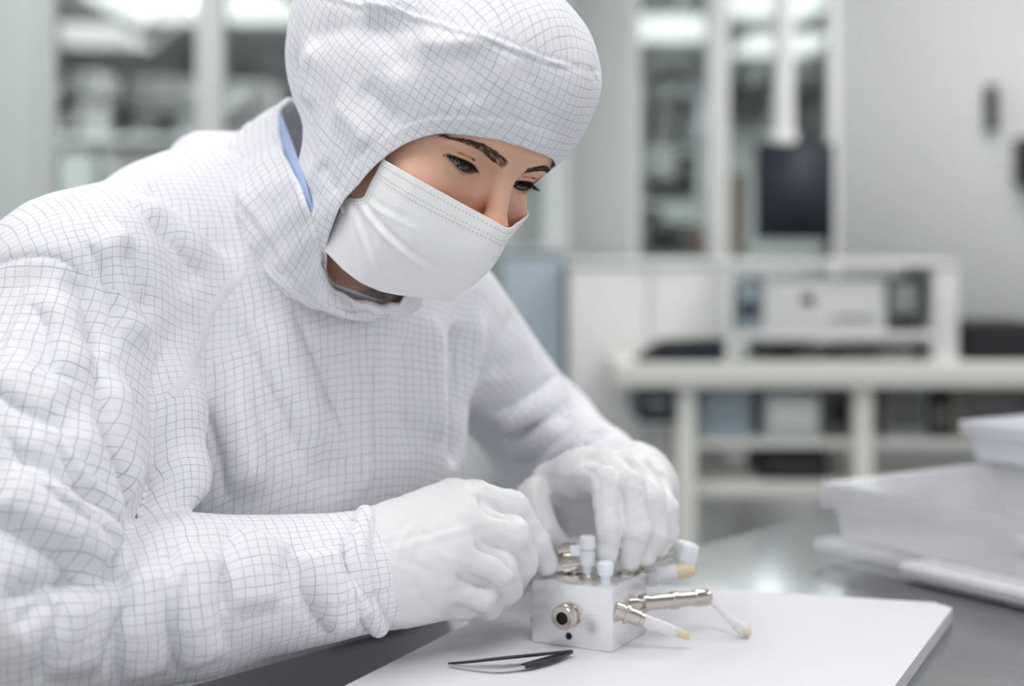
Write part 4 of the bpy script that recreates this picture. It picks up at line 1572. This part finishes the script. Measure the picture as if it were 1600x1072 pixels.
def build_collar():
    bot = [W(*p) for p in [(332, 262, 1.345), (345, 335, 1.285), (402, 418, 1.240), (470, 472, 1.215), (548, 490, 1.215), (625, 478, 1.26), (655, 430, 1.33), (610, 340, 1.39), (500, 262, 1.42), (395, 228, 1.40)]]
    top = [W(*p) for p in [(440, 178, 1.305), (446, 232, 1.262), (470, 290, 1.226), (497, 368, 1.196), (516, 438, 1.180), (580, 468, 1.185), (630, 462, 1.225), (640, 390, 1.29), (600, 285, 1.335), (512, 190, 1.36), (462, 160, 1.345)]]
    def outside(P, gap):
        # keep the band just outside the hood where both lie on one line of sight
        out = []
        for p in P:
            x, y = 800 + FPX * p[0] / p[1], HOR - FPX * (p[2] - T - CAMH) / p[1]
            q = HOODCAST(x, y)
            if q is not None and p[1] < 1.30:
                p = W(x, y, min(p[1], q[1] - gap))
            out.append(p)
        return out
    top = outside(top, 0.006)
    bot = outside(bot, 0.010)
    nu, nv = 160, 26
    A, B = closed(bot, nu - 1), closed(top, nu - 1)
    ca, cb = A.mean(0), B.mean(0)
    od = B - cb
    B = B + od / np.linalg.norm(od, axis=1)[:, None] * 0.004
    G = np.zeros((nu, nv, 3))
    U = np.zeros((nu, nv, 2))
    arc = np.concatenate([[0], np.cumsum(np.linalg.norm(np.diff(A, axis=0), axis=1))])
    for j in range(nv):
        t = j / (nv - 1)
        c = ca + (cb - ca) * t
        P = A + (B - A) * t
        out = P - c
        out /= np.linalg.norm(out, axis=1)[:, None]
        k = np.arange(nu)
        bulge = 0.007 * math.sin(math.pi * t) - 0.004 * math.exp(-((t - 0.34) / 0.035) ** 2) + 0.003 * math.exp(-((t - 0.46) / 0.06) ** 2)
        if j == 0:
            bulge -= 0.006
        wob = 0.0022 * np.sin(k * 0.31 + 3 * t) * math.sin(math.pi * t) + 0.0012 * np.sin(k * 0.77 - 6 * t)
        G[:, j] = P + out * (bulge + wob)[:, None]
        U[:, j, 0] = arc * 0.85
        U[:, j, 1] = t * 0.07
    q = np.arange(nu * nv).reshape(nu, nv)
    F = np.stack([q[:-1, :-1], q[1:, :-1], q[1:, 1:], q[:-1, 1:]], -1).reshape(-1, 4)
    me = mesh_from('collar', G.reshape(-1, 3), F)
    set_uv(me, U.reshape(-1, 2)[F.ravel()])
    ob = finish('collar', me, M_SUIT, person)
    s = ob.modifiers.new('thickness', 'SOLIDIFY')
    s.thickness = 0.004
    s.offset = 0
    ob['label'] = 'standing collar of gridded fabric'
    # pale blue inner collar peeping out where the outer one stands off the hood
    n0, n1 = int(0.01 * nu), int(0.27 * nu)
    L = []
    for i in range(n0, n1):
        f = math.sin(math.pi * (i - n0) / (n1 - 1 - n0)) ** 0.8
        up = B[i] - A[i]
        up /= np.linalg.norm(up)
        inn = cb - B[i]
        inn /= np.linalg.norm(inn)
        L.append([B[i] - up * 0.02 + inn * 0.004, B[i] + inn * 0.0035, B[i] + up * 0.009 * f + inn * 0.003 * f + inn * 0.001])
    L = np.array(L)
    m_, n_ = L.shape[:2]
    q = np.arange(m_ * n_).reshape(m_, n_)
    F = np.stack([q[:-1, :-1], q[1:, :-1], q[1:, 1:], q[:-1, 1:]], -1).reshape(-1, 4)
    me = mesh_from('inner_collar', L.reshape(-1, 3), F)
    ic = finish('inner_collar', me, mat('blue_lining', (168, 188, 226), 0.7), ob)
    s = ic.modifiers.new('thickness', 'SOLIDIFY')
    s.thickness = 0.0012
    ic['label'] = 'pale blue inner collar edge'


build_collar()


# legs and overshoes, mostly below the table
def legs_sdf(X, Y, Z):
    hip = np.array([-0.245, 1.43, 0.56])
    d = ellip(X, Y, Z, hip, (0.185, 0.15, 0.13), AX)
    for s in (-1, 1):
        h0 = hip + LAT * 0.09 * s
        kn = hip + LAT * 0.11 * s + FACE * 0.40 + np.array([0, 0, -0.04])
        an = kn + np.array([0, 0, -0.41]) - FACE * 0.05
        d = smin(d, rcone(X, Y, Z, h0, kn, 0.098, 0.076), 0.03)
        d = smin(d, rcone(X, Y, Z, kn, an, 0.076, 0.062), 0.03)
        d = smin(d, rcone(X, Y, Z, an + [0, 0, -0.06], an + FACE * 0.15 + np.array([0, 0, -0.068]), 0.048, 0.040), 0.02)
    return smax(d, 0.002 - Z, 0.002)


def build_legs():
    V, F = nets(legs_sdf, np.arange(-0.55, 0.26, 0.013), np.arange(0.90, 1.78, 0.013), np.arange(-0.02, 0.76, 0.013))
    V = smooth_mesh(V, F, 2)
    V[:, 2] = np.maximum(V[:, 2], 0.001)
    me = mesh_from('coverall_legs', V, F)
    set_uv(me, np.stack([V[:, 0] + V[:, 1], V[:, 2]], 1)[F.ravel()])
    finish('coverall_legs', me, M_SUIT, person)


build_legs()

# ------------------------------------------------------------------ gloved hands
M_GLOVE = mat('glove_rubber', (232, 231, 233), 0.45, bump=0.45, bscale=75, noise=0.015, nscale=60, sss=0.08)


def build_glove(label, wrist, mcp, pip, dip, tip, thumb, rads, cuff, extra, folds, h=0.0013):
    def f(X, Y, Z):
        fing = None
        for i in range(4):
            r = rads[i]
            c = chain(X, Y, Z, [mcp[i], pip[i], dip[i], tip[i]], [r * 1.10, r * 1.04, r * 0.94, r * 0.80])
            fing = c if fing is None else smin(fing, c, 0.0010)
        palm = None
        for i in range(4):
            a = wrist[0] + (wrist[1] - wrist[0]) * (i / 3)
            c = rcone(X, Y, Z, a, mcp[i], 0.021, 0.0142)
            palm = c if palm is None else smin(palm, c, 0.016)
        for e in extra:
            palm = smin(palm, rcone(X, Y, Z, *e), 0.012)
        d = smin(palm, fing, 0.005)
        th = chain(X, Y, Z, thumb, [0.019, 0.0150, 0.0128, 0.0098], 0.005)
        d = smin(d, th, 0.006)
        d = smin(d, rcone(X, Y, Z, cuff[0], cuff[1], cuff[2], cuff[3]), 0.02)
        return d
    A = np.array(list(mcp) + list(pip) + list(dip) + list(tip) + list(thumb) + list(wrist) + [cuff[0], cuff[1]])
    lo, hi = A.min(0) - 0.055, A.max(0) + 0.055
    V, F = nets(f, np.arange(lo[0], hi[0], h), np.arange(lo[1], hi[1], h), np.arange(lo[2], hi[2], h))
    V = smooth_mesh(V, F, 3, 0.5)
    N = normals(V, F)
    cast = caster(V, F)
    disp = np.zeros(len(V))
    for pts, amp, w in folds:
        fold(V, N, disp, [cast(*p) for p in pts], amp, w, 0.3)
    # little cross wrinkles on the back of every joint
    for J, K in ((mcp, pip), (pip, dip)):
        for i in range(4):
            d = np.asarray(K[i]) - np.asarray(J[i])
            d = d / np.linalg.norm(d)
            t = (V - K[i]) @ d
            r = np.linalg.norm(V - K[i], axis=1)
            m = r < 0.022
            disp[m] += 0.0006 * np.sin(t[m] * 2400 + 2 * np.sin(V[m, 0] * 500)) * np.exp(-(r[m] / 0.014) ** 2)
    disp += 0.0004 * np.sin(V[:, 0] * 330 + 4 * np.sin(V[:, 1] * 90)) * np.sin(V[:, 2] * 260 + 3 * np.sin(V[:, 0] * 120)) * (0.5 + 0.5 * np.sin(V[:, 2] * 70 + V[:, 0] * 60))
    disp += 0.00045 * np.sin(V[:, 0] * 210 + 3 * np.sin(V[:, 2] * 150)) * np.sin(V[:, 2] * 190 + V[:, 1] * 170)
    V = V + N * disp[:, None]
    me = mesh_from('glove', V, F)
    o = finish('glove', me, M_GLOVE, person)
    o['label'] = label
    return o


def WW(*a):
    return [W(*p) for p in a]


build_glove(
    'white glove on the near hand, fingers curled round the block edge',
    WW((600, 850, 1.165), (600, 930, 1.165)),
    WW((742, 780, 1.20), (726, 814, 1.18), (706, 860, 1.17), (690, 908, 1.172)),
    WW((800, 792, 1.212), (800, 834, 1.19), (782, 886, 1.182), (752, 931, 1.182)),
    WW((836, 846, 1.226), (816, 880, 1.212), (794, 918, 1.205), (764, 946, 1.202)),
    WW((853, 881, 1.2375), (806, 904, 1.226), (778, 938, 1.225), (738, 954, 1.218)),
    WW((640, 850, 1.215), (715, 850, 1.245), (776, 872, 1.258), (818, 902, 1.252)),
    [0.0123, 0.0128, 0.0122, 0.0110],
    (W(555, 893, 1.162), W(606, 890, 1.166), 0.040, 0.038),
    [(W(652, 826, 1.18), W(660, 925, 1.175), 0.020, 0.022), (W(620, 880, 1.17), W(690, 860, 1.175), 0.034, 0.026), (W(612, 832, 1.172), W(706, 786, 1.195), 0.022, 0.0185), (W(630, 930, 1.175), W(725, 944, 1.20), 0.020, 0.013), (W(724, 898, 1.186), W(764, 908, 1.192), 0.010, 0.008)],
    [([(746, 768), (756, 792), (776, 804), (806, 808)], -0.0042, 0.0028), ([(736, 846), (756, 856), (780, 864), (798, 886), (806, 902)], -0.0055, 0.0026),
     ([(708, 894), (724, 903), (750, 911), (776, 930)], -0.0055, 0.0026), ([(690, 780), (720, 830), (724, 850)], 0.0012, 0.004),
     ([(640, 820), (690, 850), (700, 880)], -0.0010, 0.006), ([(590, 920), (615, 955), (640, 968)], -0.0014, 0.004),
     ([(600, 800), (620, 860), (622, 920)], 0.0010, 0.004), ([(640, 900), (660, 940), (690, 958)], -0.0013, 0.004)])

build_glove(
    'white glove on the far hand, fingertips pressing the fittings',
    WW((950, 750, 1.37), (1005, 770, 1.37)),
    WW((900, 742, 1.30), (943, 728, 1.29), (987, 733, 1.29), (1022, 752, 1.30)),
    WW((944, 752, 1.246), (984, 760, 1.243), (1017, 780, 1.25), (1040, 796, 1.262)),
    WW((953, 822, 1.234), (995, 828, 1.236), (1022, 836, 1.25), (1041, 832, 1.265)),
    WW((948, 868, 1.238), (984, 874, 1.244), (1008, 868, 1.252), (1030, 856, 1.268)),
    WW((876, 750, 1.345), (834, 778, 1.315), (850, 834, 1.285), (878, 857, 1.288)),
    [0.0118, 0.0118, 0.0112, 0.0102],
    (W(985, 764, 1.39), W(978, 760, 1.35), 0.043, 0.038),
    [(W(905, 745, 1.34), W(900, 745, 1.30), 0.018, 0.016), (W(1010, 765, 1.35), W(1020, 765, 1.30), 0.024, 0.016), (W(862, 752, 1.33), W(915, 732, 1.30), 0.017, 0.017), (W(900, 792, 1.345), W(960, 800, 1.345), 0.026, 0.026)],
    [([(905, 728), (930, 742), (934, 770), (930, 800)], -0.0015, 0.003), ([(966, 735), (972, 780), (972, 830)], -0.002, 0.003),
     ([(930, 712), (985, 718), (1020, 745), (1040, 790)], 0.0015, 0.003), ([(960, 705), (1010, 712), (1045, 760)], -0.0018, 0.003),
     ([(870, 735), (850, 760), (846, 790)], -0.0012, 0.004), ([(930, 790), (955, 792), (972, 788)], -0.0008, 0.002)])


# ------------------------------------------------------------------ white work mat
M_MAT = mat('white_wipe', (222, 221, 226), 0.6, bump=0.05, bscale=300, noise=0.01, nscale=30)
BL, BR = np.array([0.042, 1.456]), np.array([0.392, 1.357])
DL, DR = np.array([-0.42, -0.907]), np.array([-0.42, -0.907])


def build_mat():
    poly = round_poly([BL, BR, BR + DR * 0.62, BL + DL * 0.62], [.012, .022, .02, .02], 8)
    m = MB()
    m.prism(poly[::-1], TZ + 0.0003, T, 0.0054, 6)
    o = m.build('white_mat', M_MAT, None)
    tag(o, 'thick folded white work mat under the metal block', 'mat')


build_mat()

# ------------------------------------------------------------------ metal block with its fittings
M_ALU = mat('milled_aluminium', (240, 240, 242), 0.25, 0.75, noise=0.05, nscale=25, bump=0.06, bscale=90, aniso=(1, 1, 8))
M_NICKEL = mat('nickel', (206, 200, 192), 0.16, 1.0)
M_BORE = mat('bore_black', (10, 10, 11), 0.6)
M_CLEAR = mat('clear_plastic', (240, 240, 242), 0.2, alpha=0.55)
M_LUER = mat('milky_plastic', (240, 242, 248), 0.3, alpha=0.8)
M_AMBER = mat('amber_plastic', (230, 212, 180), 0.3, alpha=0.85)
M_BLUECAP = mat('pale_blue_cap', (232, 238, 245), 0.35, sss=0.2)

BU = np.array([math.cos(math.radians(-27)), math.sin(math.radians(-27)), 0])
BV = np.array([-BU[1], BU[0], 0])
B0 = np.array([0.0158, 1.2262, T])
BS, BH = 0.070, 0.0496


def blk(u, v, w):
    return B0 + BU * u + BV * v + np.array([0, 0, w])


mb = empty('metal_block', blk(BS / 2, BS / 2, 0), 'bright machined metal block with ports and tube fittings on the mat', 'manifold')
MBX = Matrix(((BU[0], BV[0], 0, B0[0]), (BU[1], BV[1], 0, B0[1]), (0, 0, 1, B0[2]), (0, 0, 0, 1)))
MB().box((0, 0, 0.0002), (BS, BS, BH), 0.0007, MBX, 2).build('body', M_ALU, mb)


def fitting(name, a, d, segs, m=M_NICKEL, parent=None, n=24):
    a, d = np.asarray(a, float), np.asarray(d, float)
    return MB().lathe(a, a + d / np.linalg.norm(d), segs, n).build(name, m, parent or mb)


# front port
c = blk(0.0325, 0, 0.0252)
pr = fitting('front_port', c + BV * 0.001, -BV, [(0, .0105), (.003, .0105), (.0032, .0092), (.0062, .0092), (.0066, .0100), (.0096, .0100), (.0100, .0094), (.0132, .0094), (.0138, .0088), (.0138, .0050), (.006, .0048)], parent=mb)
fitting('bore', c - BV * 0.004, -BV, [(0, .0045), (.0062, .0045)], M_BORE, pr)
fitting('screw_hole', blk(0.0325, 0.0001, 0.0085), -BV, [(0, .0028), (.0004, .0028)], M_BORE, mb, 16)
fitting('side_stud', blk(0.001, 0.012, 0.016), -BU, [(0, .004), (.006, .004), (.0065, .0034)], M_NICKEL, mb, 16)
# near connector on the camera-side edge, clear tube with amber tip
a = blk(BS - 0.002, 0.010, 0.031)
e = W(1080, 996, 1.200)
d = e - a
L = np.linalg.norm(d)
cn = fitting('tube_connector', a, d, [(0, .0072), (.006, .0072), (.0064, .0062), (.008, .0062), (.0084, .0080), (.0105, .0080), (.0108, .0064), (.020, .0060), (.0205, .0052), (.024, .0052)])
fitting('clear_tube', a + d / L * 0.0235, d, [(0, .0050), (L - .040, .0047), (L - .034, .0036)], M_CLEAR, cn)
fitting('amber_tip', a + d / L * (L - 0.0120), d, [(0, .0030), (.003, .0034), (.009, .0030), (.011, .0022)], M_AMBER, cn)
# far connector with hanging tube
a = blk(BS - 0.002, 0.034, 0.030)
e = W(1108, 933, 1.262)
d = e - a
L = np.linalg.norm(d)
cn = fitting('tube_connector', a, d, [(0, .0060), (.008, .0060), (.0083, .0046), (.013, .0046), (.0133, .0074), (.018, .0074), (.0183, .0062), (L * .52, .0062), (L * .53, .0070), (L * .60, .0070),
                                       (L * .61, .0060), (L * .8, .0060), (L * .81, .0068), (L * .97, .0068), (L, .0052)])
P = catmull([e - d / L * 0.002, W(1122, 948, 1.258), W(1140, 966, 1.250), W(1152, 978, 1.243)], 6)
MB().tube(P, [0.0026 + 0.0018 * (i / (len(P) - 1)) for i in range(len(P))], 14).build('hanging_tube', M_CLEAR, cn)
a2, e2 = W(1150, 976, 1.244), W(1168, 989, 1.238)
fitting('amber_tip', a2, e2 - a2, [(0, .0046), (.006, .0052), (np.linalg.norm(e2 - a2) - .001, .0052), (np.linalg.norm(e2 - a2), .0040)], M_CLEAR, cn)
fitting('amber_core', a2 + (e2 - a2) * .62, e2 - a2, [(0, .0030), (.0065, .0030)], M_AMBER, cn)
# milky luer with yellow end
a = W(990, 905, 1.272)
e = W(1086, 890, 1.272)
d = e - a
L = np.linalg.norm(d)
lu = fitting('luer_fitting', a, d, [(0, .005), (.010, .006), (.011, .0078), (.020, .0082), (.021, .0066), (L * .70, .0070)], M_LUER)
fitting('yellow_end', a + d * .70, d, [(0, .0066), (L * .2, .0062), (L * .21, .0045), (L * .3, .0045)], M_AMBER, lu)
ob = MB()
for k in range(6):
    an = 2 * math.pi * k / 6
    q = a + d / L * 0.0155 + (np.array([0, math.cos(an), math.sin(an)])) * 0.008
    ob.box(q - [.004, .0008, .0008], q + [.004, .0008, .0008], 0.0003)
ob.build('grip_ribs', M_LUER, lu)
# capped fitting at the back
a = W(1012, 872, 1.298)
e = W(1052, 864, 1.298)
d = e - a
L = np.linalg.norm(d)
cp = fitting('capped_fitting', a, d, [(0, .0045), (L * .35, .0045), (L * .36, .0062), (L * .75, .0062), (L * .76, .0048), (L, .0048)])
c = W(1070, 863, 1.298)
MB().box((-.0088, -.0088, -.0088), (.0088, .0088, .0088), 0.003, Matrix.Translation(Vector(c)) @ Matrix.Rotation(0.25, 4, 'Y') @ Matrix.Rotation(0.5, 4, 'Z'), 4).build('square_cap', M_BLUECAP, cp)
# top row: collars with screws, a tall luer in front
for k, (px, py, Y, hh) in enumerate([(919, 903, 1.228, .004), (947, 899, 1.240, .0012), (976, 896, 1.246, .0012), (1004, 894, 1.252, .0012)]):
    c = np.array([(px - 800) * Y / FPX, Y, T + BH - 0.0006])
    fitting('top_collar', c, (0, 0, 1), [(0, .0072), (.002, .0072), (.0022, .0058), (hh, .0058), (hh + .0004, .0050), (hh + .002, .0050)])
c = np.array([(918 - 800) * 1.228 / FPX, 1.228, T + BH + 0.005])
lt = fitting('tall_luer', c, (0, 0, 1), [(0, .0034), (.006, .0040), (.0062, .0056), (.018, .0062), (.0182, .0050), (.020, .0050), (.0202, .0066), (.029, .0062), (.030, .0050)], M_LUER)
MB().box((-.014, -.0016, -.0045), (.0, .0016, .0045), 0.0012, Matrix.Translation(Vector(c + [0, 0, .018]))).build('wing', M_LUER, lt)
c = np.array([(946 - 800) * 1.219 / FPX, 1.219, T + BH - 0.0005])
fitting('blue_screw_cap', c, (0, 0, 1), [(0, .0040), (.006, .0040), (.0062, .0060), (.013, .0068), (.0155, .0064), (.017, .0045)], M_BLUECAP)
# metal cluster between the two hands
for (x0, y0, Y0), (x1, y1, Y1), sg in [((872, 862, 1.262), (902, 858, 1.262), [(0, .0045), (.004, .0045), (.0042, .0065), (.010, .0065), (.0102, .005), (.015, .005)]),
                                       ((868, 886, 1.250), (906, 880, 1.250), [(0, .005), (.006, .005), (.0062, .0068), (.012, .0068), (.0122, .0055), (.020, .0055)]),
                                       ((886, 872, 1.256), (900, 896, 1.250), [(0, .004), (.012, .004), (.0122, .0052), (.016, .0052)])]:
    a, e = W(x0, y0, Y0), W(x1, y1, Y1)
    fitting('metal_elbow', a, e - a, sg)
fitting('support_post', np.array([W(890, 880, 1.256)[0], 1.256, T + BH - .0005]), (0, 0, 1), [(0, .005), (.014, .005)])
fitting('support_post', np.array([W(1018, 872, 1.298)[0] - .008, 1.276, T + BH - .0005]), (0, 0, 1), [(0, .0040), (.011, .0040)])

# ------------------------------------------------------------------ tweezers
tw = empty('tweezers', W(800, 1028, 1.15), 'steel tweezers with black coated grip lying on the mat before the block', 'tweezers')
M_TWEEZ = mat('tweezer_steel', (196, 198, 202), 0.25, 0.9)
M_TWEEZB = mat('tweezer_black', (44, 45, 50), 0.35)


def flat_arm(pts, wid, th):
    m = MB()
    pts = [np.array(p) for p in catmull(pts, 8)]
    prev = None
    for i, p in enumerate(pts):
        d = pts[min(i + 1, len(pts) - 1)] - pts[max(i - 1, 0)]
        d /= np.linalg.norm(d)
        s = np.cross([0, 0, 1], d)
        s /= np.linalg.norm(s)
        w = np.interp(i / (len(pts) - 1), np.linspace(0, 1, len(wid)), wid)
        ring = [m.bm.verts.new(Vector(p + s * a * w + np.array([0, 0, b * th]))) for a, b in ((-1, -1), (1, -1), (1, 1), (-1, 1))]
        if prev:
            for k in range(4):
                m.bm.faces.new((prev[k], prev[(k + 1) % 4], ring[(k + 1) % 4], ring[k]))
        else:
            m.bm.faces.new(ring[::-1])
        prev = ring
    m.bm.faces.new(prev)
    return m


z0 = T + 0.0018


def tz_pt(px, py, dz=0.0):
    Y = (CAMH - 0.0018 - dz) * FPX / (py - HOR)
    p = W(px, py, Y)
    return p


flat_arm([tz_pt(893, 1017, .004), tz_pt(840, 1023, .005), tz_pt(780, 1029, .004), tz_pt(735, 1034, .002), tz_pt(700, 1037, .001)], [.0012, .0022, .0024, .0016, .0006], 0.0007).build('arm', M_TWEEZB, tw)
flat_arm([tz_pt(893, 1018, .002), tz_pt(866, 1028, .002), tz_pt(838, 1036, .002), tz_pt(818, 1041, .002)], [.0016, .0040, .0042, .0030], 0.0012).build('grip', M_TWEEZB, tw)
flat_arm([tz_pt(820, 1040, .002), tz_pt(780, 1044, .002), tz_pt(740, 1043, .001), tz_pt(702, 1039, .0005)], [.0030, .0028, .0018, .0006], 0.0007).build('arm', M_TWEEZ, tw)

# ------------------------------------------------------------------ translucent boxes
M_BOX = mat('frosted_plastic', (246, 246, 251), 0.22, alpha=0.29)
M_LID = mat('clear_lid', (244, 244, 250), 0.15, alpha=0.12)
M_BOX2 = mat('frosted_lid', (238, 239, 246), 0.25, alpha=0.4)
M_SHEET = mat('white_sheet', (244, 244, 246), 0.7)
D1 = np.array([0.545, -0.84])
D2 = np.array([0.84, 0.545])


def tray(name, label, cat, c0, l1, l2, z0, z1, rim, m, lid=None, taper=0.006):
    """open tapered tray with an outward rim; c0 is the corner at rim level"""
    r = empty(name, (*(c0 + D1 * l1 / 2 + D2 * l2 / 2), z0), label, cat)
    th = 0.0016

    def ring(o, z):
        q = [c0 + D1 * o + D2 * o, c0 + D1 * (l1 - o) + D2 * o, c0 + D1 * (l1 - o) + D2 * (l2 - o), c0 + D1 * o + D2 * (l2 - o)]
        return [(p[0], p[1], z) for p in round_poly(q, 0.012, 5)]
    prof = [(0.0, z1 - rim), (0.0, z1), (0.004, z1), (0.0075, z1 - 0.002), (0.0075 + taper, z0 + 0.003), (0.0105 + taper, z0), None,
            (0.0125 + taper, z0 + th), (0.0090 + taper, z0 + 0.004), (0.0092, z1 - 0.002)]
    m1 = MB()
    prev = None
    for p in [q for q in prof[:6]]:
        cur = [m1.bm.verts.new(v) for v in ring(*p)]
        if prev:
            for k in range(len(cur)):
                m1.bm.faces.new((prev[k], prev[(k + 1) % len(cur)], cur[(k + 1) % len(cur)], cur[k]))
        prev = cur
    m1.bm.faces.new(prev)
    o = m1.build('body', m, r)
    s = o.modifiers.new('thickness', 'SOLIDIFY')
    s.thickness = th
    s.offset = 0
    if lid:
        m2 = MB()
        q = [c0 - D1 * .001 - D2 * .001, c0 + D1 * (l1 + .001) - D2 * .001, c0 + D1 * (l1 + .001) + D2 * (l2 + .001), c0 - D1 * .001 + D2 * (l2 + .001)]
        m2.prism(round_poly(q, 0.012, 5), z1 + 0.0003, z1 + 0.0025, 0.0008)
        m2.build('lid', lid, r)
    return r


C1 = np.array([0.317, 1.60])
tray('plastic_box', 'large translucent plastic box with a deep rim on the steel table', 'box', C1, 0.36, 0.30, T + 0.0125, T + 0.0685, 0.024, M_BOX, M_LID, 0.008)
C2 = C1 - D1 * 0.006 - D2 * 0.012


def blister():
    """flat clear blister tray with a rounded bead along its rim"""
    r = empty('clear_tray', (*(C2 + D1 * .2 + D2 * .13), TZ), 'flat clear blister tray under the large translucent box', 'tray')

    def ring(o, z):
        q = [C2 + D1 * o + D2 * o, C2 + D1 * (0.41 - o) + D2 * o, C2 + D1 * (0.41 - o) + D2 * (0.27 - o), C2 + D1 * o + D2 * (0.27 - o)]
        return [(p[0], p[1], z) for p in round_poly(q, 0.024, 6)]
    m = MB()
    prev = None
    for o, z in [(0.020, TZ + 0.0008), (0.012, TZ + 0.002), (0.008, T - 0.002), (0.003, T + 0.001), (0.0, T + 0.004), (0.001, T + 0.009), (0.005, T + 0.0115), (0.010, T + 0.0105), (0.014, T + 0.0118), (0.05, T + 0.0118)]:
        cur = [m.bm.verts.new(v) for v in ring(o, z)]
        if prev:
            for k in range(len(cur)):
                m.bm.faces.new((prev[k], prev[(k + 1) % len(cur)], cur[(k + 1) % len(cur)], cur[k]))
        else:
            m.bm.faces.new(cur[::-1])
        prev = cur
    m.bm.faces.new(prev)
    m.build('shell', M_BOX, r)


blister()


def flat_pack(name, label, cat, q, l1, l2, z0, z1, sheets):
    r = empty(name, (*(q + D1 * l1 / 2 + D2 * l2 / 2), z0), label, cat)
    dz = (z1 - z0) / sheets
    for k in range(sheets):
        o = 0.0015 * math.sin(k * 2.1)
        c = q + D1 * o + D2 * 0.0012 * math.cos(k * 1.7)
        poly = round_poly([c, c + D1 * l1, c + D1 * l1 + D2 * l2, c + D2 * l2], .005, 3)
        m = MB()
        m.prism(poly, z0 + dz * k + 0.0001, z0 + dz * (k + 1), dz * 0.3)
        m.build('sheet', M_SHEET, r)


flat_pack('wipe_pack', 'stack of white wipes inside the flat clear tray', 'wipes', C2 + D1 * 0.115 + D2 * 0.016, 0.27, 0.20, TZ + 0.004, T + 0.004, 4)
flat_pack('folded_wipes', 'white folded wipes lying inside the large translucent box', 'wipes', C1 + D1 * 0.17 + D2 * 0.10, 0.16, 0.16, T + 0.0150, T + 0.030, 3)
C3 = np.array([0.507, 1.755])
tray('small_plastic_box', 'small translucent white box standing on the lid of the large box', 'box', C3 - D1 * 0.0, 0.16, 0.14, T + 0.0714, T + 0.113, 0.012, M_BOX2, M_BOX2, 0.004)
